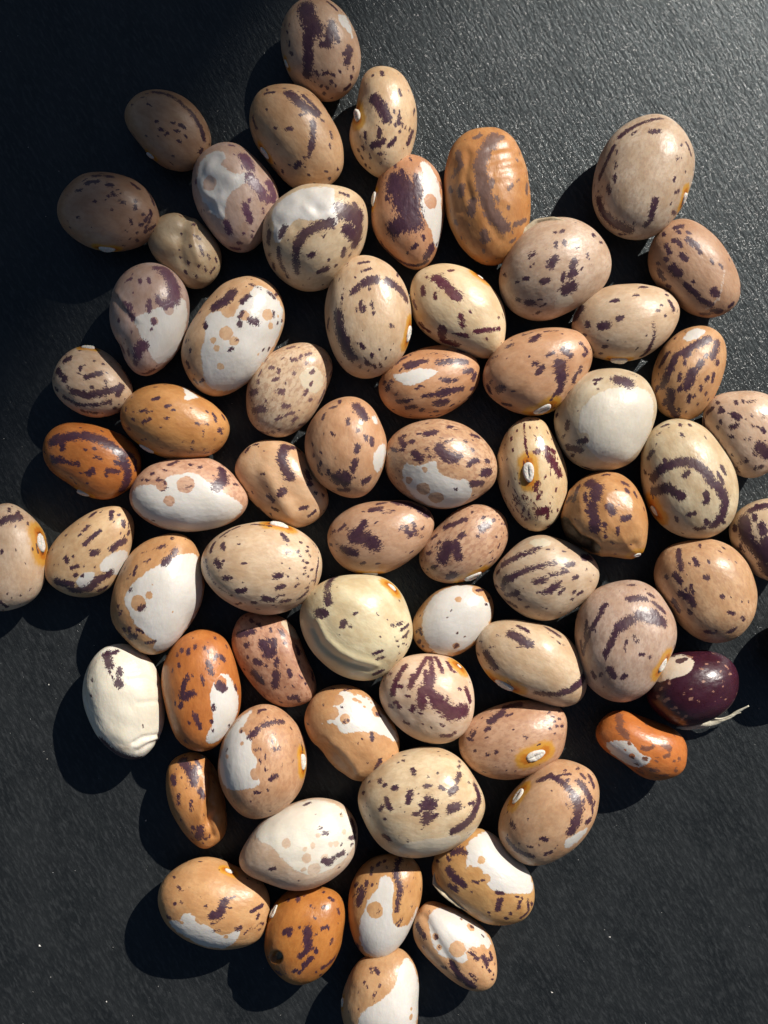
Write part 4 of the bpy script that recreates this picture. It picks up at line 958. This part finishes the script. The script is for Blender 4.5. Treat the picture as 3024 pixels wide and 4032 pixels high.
bean('G', '762 830 775 770 810 700 860 640 930 590 1010 550 1090 530 1170 535 1240 570 1290 630 1318 700 1305 780 1260 850 1190 900 1110 935 1030 945 940 930 850 895 790 865',
     '26 1158 815 1185 828; 20 1222 792 1250 780; 25 1285 635 1300 685; 16 1285 710; 18 1155 685 1172 688; 14 1135 662 1148 664; 15 1065 558 1088 550; 14 905 858 928 852; 11 1032 906 1048 906; 10 1230 850; 14 1200 810; 12 1290 740; 8 1120 597; 10 1240 740; 12 1200 800 1220 795; 16 1300 710; 10 1270 790; 8 1235 600',
     (0.50, 0.40, 0.28), 'chalk-white bean with pale round spots and a bare beige tip', white='828 704 868 640 940 588 1020 548 1100 530 1180 540 1244 574 1294 636 1312 720 1264 804 1182 864 1090 888 1020 862 960 812 920 752 870 732',
     spots='980 735 22; 1075 805 22; 1105 745 14; 1110 855 30; 1160 800 16; 1065 765 12; 1235 605 10; 1060 855 14; 1190 740 14; 1250 680 13; 1130 700 11; 1215 740 16', wwr=0.05, gloss=0.40, specks=14, wcol=(0.64, 0.60, 0.52), thick=0.95)
bean('G', '385 1000 400 930 450 870 520 825 600 810 660 822 720 850 790 880 850 915 885 960 893 1030 885 1110 850 1180 780 1220 700 1230 620 1220 530 1180 460 1140 405 1080',
     '34 635 1078 672 1062 692 1010; 14 725 992 740 982; 10 675 1090; 12 635 1112 655 1110; 14 640 1148 672 1148; 24 752 1142 772 1135; 16 780 1172 818 1138; 16 820 1056 868 1024; 16 848 1088 854 1072; 14 770 1200 795 1192; 14 472 935 484 948; 10 490 1010; 10 460 1018; 10 600 893; 11 605 1027; 10 455 890; 16 425 1080 436 1084; 12 870 1110; 12 835 1140 850 1120; 8 785 1040; 14 640 1210 665 1208; 8 580 990; 10 530 940; 12 700 1185 725 1180; 12 860 1140',
     (0.52, 0.30, 0.14), 'orange bean with a white lower edge, its long shadow falling on bare slate', white='420 1090 480 1100 500 1060 550 1070 590 1110 630 1132 662 1172 742 1150 772 1142 742 1202 690 1230 600 1222 520 1182 450 1136', spots='490 1105 10; 580 1090 26; 470 1080 20; 700 1180 16', hil='700 836 745 850', halo=30, specks=24, gloss=0.32, thick=0.84)
bean('G', '877 1230 882 1150 900 1070 940 1000 1000 955 1070 940 1140 940 1200 955 1240 990 1253 1050 1245 1130 1225 1210 1190 1290 1140 1350 1070 1390 1000 1385 940 1340 900 1290',
     '34 1080 1140 1080 1190 1085 1215; 22 1075 1240 1045 1264; 20 970 1152 1000 1138; 18 985 1145 992 1160; 20 1060 1310 1098 1272; 22 1150 1312 1198 1268; 14 1012 1338 1030 1330; 14 1145 1135 1170 1125; 10 1122 1160; 14 1120 1228 1118 1245; 16 1188 1190; 16 1035 985 1036 1002; 14 1182 990 1200 1002; 14 1155 1035; 14 1222 1045 1226 1060; 10 1155 965; 10 1040 1130; 8 1120 1335; 20 930 1335 950 1345; 8 1220 1110; 12 1040 1345 1060 1325; 10 1095 1025; 9 1110 1035; 12 1140 1350; 12 990 1000',
     (0.44, 0.185, 0.045), 'dark orange bean with a round insect hole near its end', hil='905 1085 935 1022', halo=26, feat='h 932 1268 27 0.9; d 1105 1038 36 0.06', rot='918 1252 940 1246 955 1262 950 1290 930 1296 912 1284', gloss=0.30, specks=24)
bean('G', '1275 1060 1280 990 1295 920 1330 850 1380 810 1440 790 1510 790 1570 815 1600 870 1610 940 1600 1020 1570 1100 1530 1180 1470 1250 1410 1275 1350 1260 1305 1200 1280 1130',
     '28 1505 820 1490 880 1510 940 1500 1010; 24 1495 1035; 14 1412 1045 1408 1060; 34 1335 965 1320 1012; 16 1355 915 1352 935; 14 1380 850 1376 875; 14 1410 835; 12 1450 850; 12 1565 875 1566 905; 12 1560 1030; 12 1545 860; 20 1498 1108 1510 1092; 18 1310 930; 10 1585 950; 10 1575 1030; 12 1330 940; 11 1380 930; 24 1315 1215; 12 1540 840; 12 1440 820; 12 1580 900; 12 1300 980; 12 1550 960',
     (0.49, 0.28, 0.12), 'orange bean with white running down its middle round a tan island', white='1420 890 1450 880 1482 920 1482 980 1472 1040 1482 1112 1512 1132 1562 1100 1596 1010 1586 1080 1542 1174 1480 1246 1410 1272 1350 1246 1318 1172 1325 1100 1340 1050 1370 980 1410 950',
     spots='1395 1045 38; 1440 1195 6; 1355 1100 10; 1500 1075 30', specks=30, gloss=0.33, thick=0.84)
bean('G', '1240 1480 1258 1420 1275 1360 1310 1290 1380 1245 1470 1228 1540 1245 1580 1300 1600 1380 1603 1470 1590 1560 1570 1640 1500 1700 1400 1710 1310 1660 1250 1570',
     '18 1395 1325 1408 1338; 12 1375 1320; 14 1345 1385 1352 1400; 12 1362 1402; 12 1415 1400; 14 1398 1430 1390 1448; 12 1320 1510; 10 1390 1470; 9 1380 1340; 10 1300 1400',
     (0.47, 0.28, 0.15), 'bean split lengthwise into tan and smooth white halves, below the tan-island bean', white='1540 1255 1578 1308 1600 1390 1606 1480 1590 1560 1560 1650 1480 1705 1400 1712 1330 1650 1310 1560 1340 1512 1420 1472 1490 1402 1502 1330', spots='1565 1505 8; 1560 1545 14; 1572 1450 6', specks=16, gloss=0.33, hil='1246 1455 1242 1500', halo=18)
bean('H', '250 420 265 350 310 290 380 230 460 190 550 178 640 190 720 225 770 290 820 360 850 420 840 480 790 550 720 610 640 650 560 673 480 670 400 650 330 590 280 510',
     '56 585 432 572 442; 28 570 480 558 520 612 490; 25 492 378 480 425; 22 378 410 396 452; 18 350 460 360 450; 22 410 360 426 356; 16 375 345; 20 350 318 352 330; 18 560 350 585 348; 18 632 355 650 362; 18 505 265 510 290; 8 520 355; 32 680 458 715 445; 24 705 325 722 298; 26 680 378 702 362; 10 575 305; 22 512 482 532 480; 34 800 350 820 400 800 460 770 510 695 562; 16 770 432 790 428; 14 375 505; 25 370 585 390 600; 10 460 230; 14 720 240; 14 712 268 722 255; 10 660 210; 10 620 290; 10 765 335; 10 435 240; 14 545 470 600 475; 16 270 380; 12 300 330; 10 290 450; 12 480 610; 12 440 590',
     (0.51, 0.405, 0.265), 'biggest beige bean with scattered dark crumbs and a purple band at one end', white='420 650 500 606 640 594 732 572 722 612 640 652 560 676 480 672', wcol=(0.58, 0.50, 0.38), specks=30, thick=0.9)
bean('H', '910 560 920 490 950 420 1000 350 1050 290 1110 250 1180 232 1250 240 1320 265 1365 320 1375 390 1360 470 1330 540 1280 600 1200 660 1120 700 1060 715 1000 690 950 640 920 600',
     '25 1090 320 1150 300 1200 330 1242 372; 40 1260 400 1275 450 1265 510 1240 560; 28 1285 330 1320 380 1335 425; 18 1330 300 1350 352; 24 1310 518 1328 502; 14 1222 435 1228 448; 20 1105 598 1128 600; 20 1125 672 1148 662; 14 1040 635 1058 638; 22 945 600 990 650 1060 682; 22 960 525 972 540; 12 1215 275; 12 1275 265; 12 1300 460; 16 1340 450 1340 475; 10 1095 630; 6 1150 370; 8 1040 505; 12 1180 300 1240 290; 14 1290 290 1310 310; 12 1230 320; 14 1300 420; 14 1350 430; 10 1000 620',
     (0.50, 0.32, 0.185), 'peach bean with an upturned white eye and thick purple bands at the far end', white='1210 600 1280 560 1332 540 1282 604 1212 654', hil='972 430 1018 362', halo=46, specks=28, spots='1212 575 24', thick=1.02)
bean('H', '600 760 605 690 640 640 700 590 780 560 840 555 900 590 960 650 1010 700 1050 760 1068 830 1060 900 1020 960 960 990 890 992 810 965 720 900 650 840 610 800',
     '30 670 740 700 780 742 812; 28 725 650 690 660; 20 745 660; 16 645 645 665 640; 14 785 796 805 800; 10 822 792 838 788; 24 912 882 902 925; 15 895 846 922 850; 16 1002 885 995 920; 16 1035 885 1042 930 1010 962; 12 960 945; 14 1055 900; 10 780 845; 14 1010 868; 25 680 815 705 835; 18 620 830 602 780; 14 940 970; 12 860 940; 14 770 575; 14 670 690; 12 620 700',
     (0.49, 0.275, 0.115), 'orange bean with a broad white patch and a thin rim of torn skin', white='750 622 800 580 860 552 912 596 974 656 1024 716 1064 786 1066 852 980 852 880 842 850 812 830 742 790 722 750 742 760 680', spots='825 695 18; 865 735 5; 845 782 22; 770 735 14', flap='0.5 0.45 604 740 612 800 660 846 720 898 790 948', specks=26, gloss=0.34, feat='d 780 880 60 0.25', thick=0.84)
bean('H', '503 1010 515 950 545 900 590 882 650 895 720 930 790 970 850 1030 890 1110 902 1180 890 1250 850 1288 790 1295 720 1275 650 1220 580 1150 525 1080',
     '24 525 1000 560 1052; 34 690 1180 720 1230 785 1282; 20 770 1120 800 1152; 20 830 1145 848 1185; 20 868 1130 875 1155; 16 770 1222 800 1250; 10 580 935; 14 615 1053; 14 780 1008; 10 830 1050; 12 860 1160; 8 880 1230; 16 640 1185 660 1195; 8 890 1180; 9 730 970; 12 825 1190; 14 740 1250; 12 560 1100; 12 860 1210; 10 630 1100',
     (0.52, 0.31, 0.16), 'slim bean, white along its top with tan spots and peach at both ends', white='568 962 620 904 690 918 762 956 832 1016 872 1080 852 1112 800 1092 772 1132 742 1182 690 1152 640 1152 590 1082 578 1010',
     spots='710 1108 38; 628 1100 14; 610 1050 16; 775 1010 21; 830 1110 20; 780 1130 30; 732 972 8', specks=28, thick=1.02, gloss=0.34, feat='g 20 0.25 560 960 620 1080 700 1200')
bean('U', '1668 1400 1680 1350 1715 1315 1770 1308 1815 1340 1830 1400 1815 1460 1770 1490 1715 1485 1680 1450',
     '30 1700 1380 1740 1350; 14 1760 1420', 'tan', 'tan bean just past the purple bean, casting its shadow across bare slate')

# ---------------------------------------------------------------- dust and crumbs lying on the slate
M_DUST = plain_material('pale_dust', (0.55, 0.53, 0.50), (0.75, 0.73, 0.70), 3000, 0.8)


def dust():
    r = random.Random(5)
    vv, ff = [], []
    for i in range(170):
        x, y = r.uniform(-0.062, 0.062), r.uniform(-0.082, 0.082)
        s = r.uniform(0.00003, 0.00008) if i > 14 else r.uniform(0.0001, 0.00017)
        if i == 0:
            x, y, s = (85 - 829.5) * 0.07e-3, -(2043 - 1106) * 0.07e-3, 0.00022
        k = len(vv)
        a0 = r.uniform(0, 6.28)
        for j in range(3):
            vv.append((x + s * math.cos(a0 + j * 2.1) * r.uniform(0.6, 1.5), y + s * math.sin(a0 + j * 2.1), 0.000002))
        vv.append((x, y, s * 1.1))
        ff += [(k, k + 1, k + 3), (k + 1, k + 2, k + 3), (k + 2, k, k + 3), (k, k + 2, k + 1)]
    o = mesh_object('dust', vv, ff, M_DUST, smooth=False)
    o['kind'] = 'stuff'
    o['label'] = 'tiny pale dust crumbs lying on the dark slate'


dust()
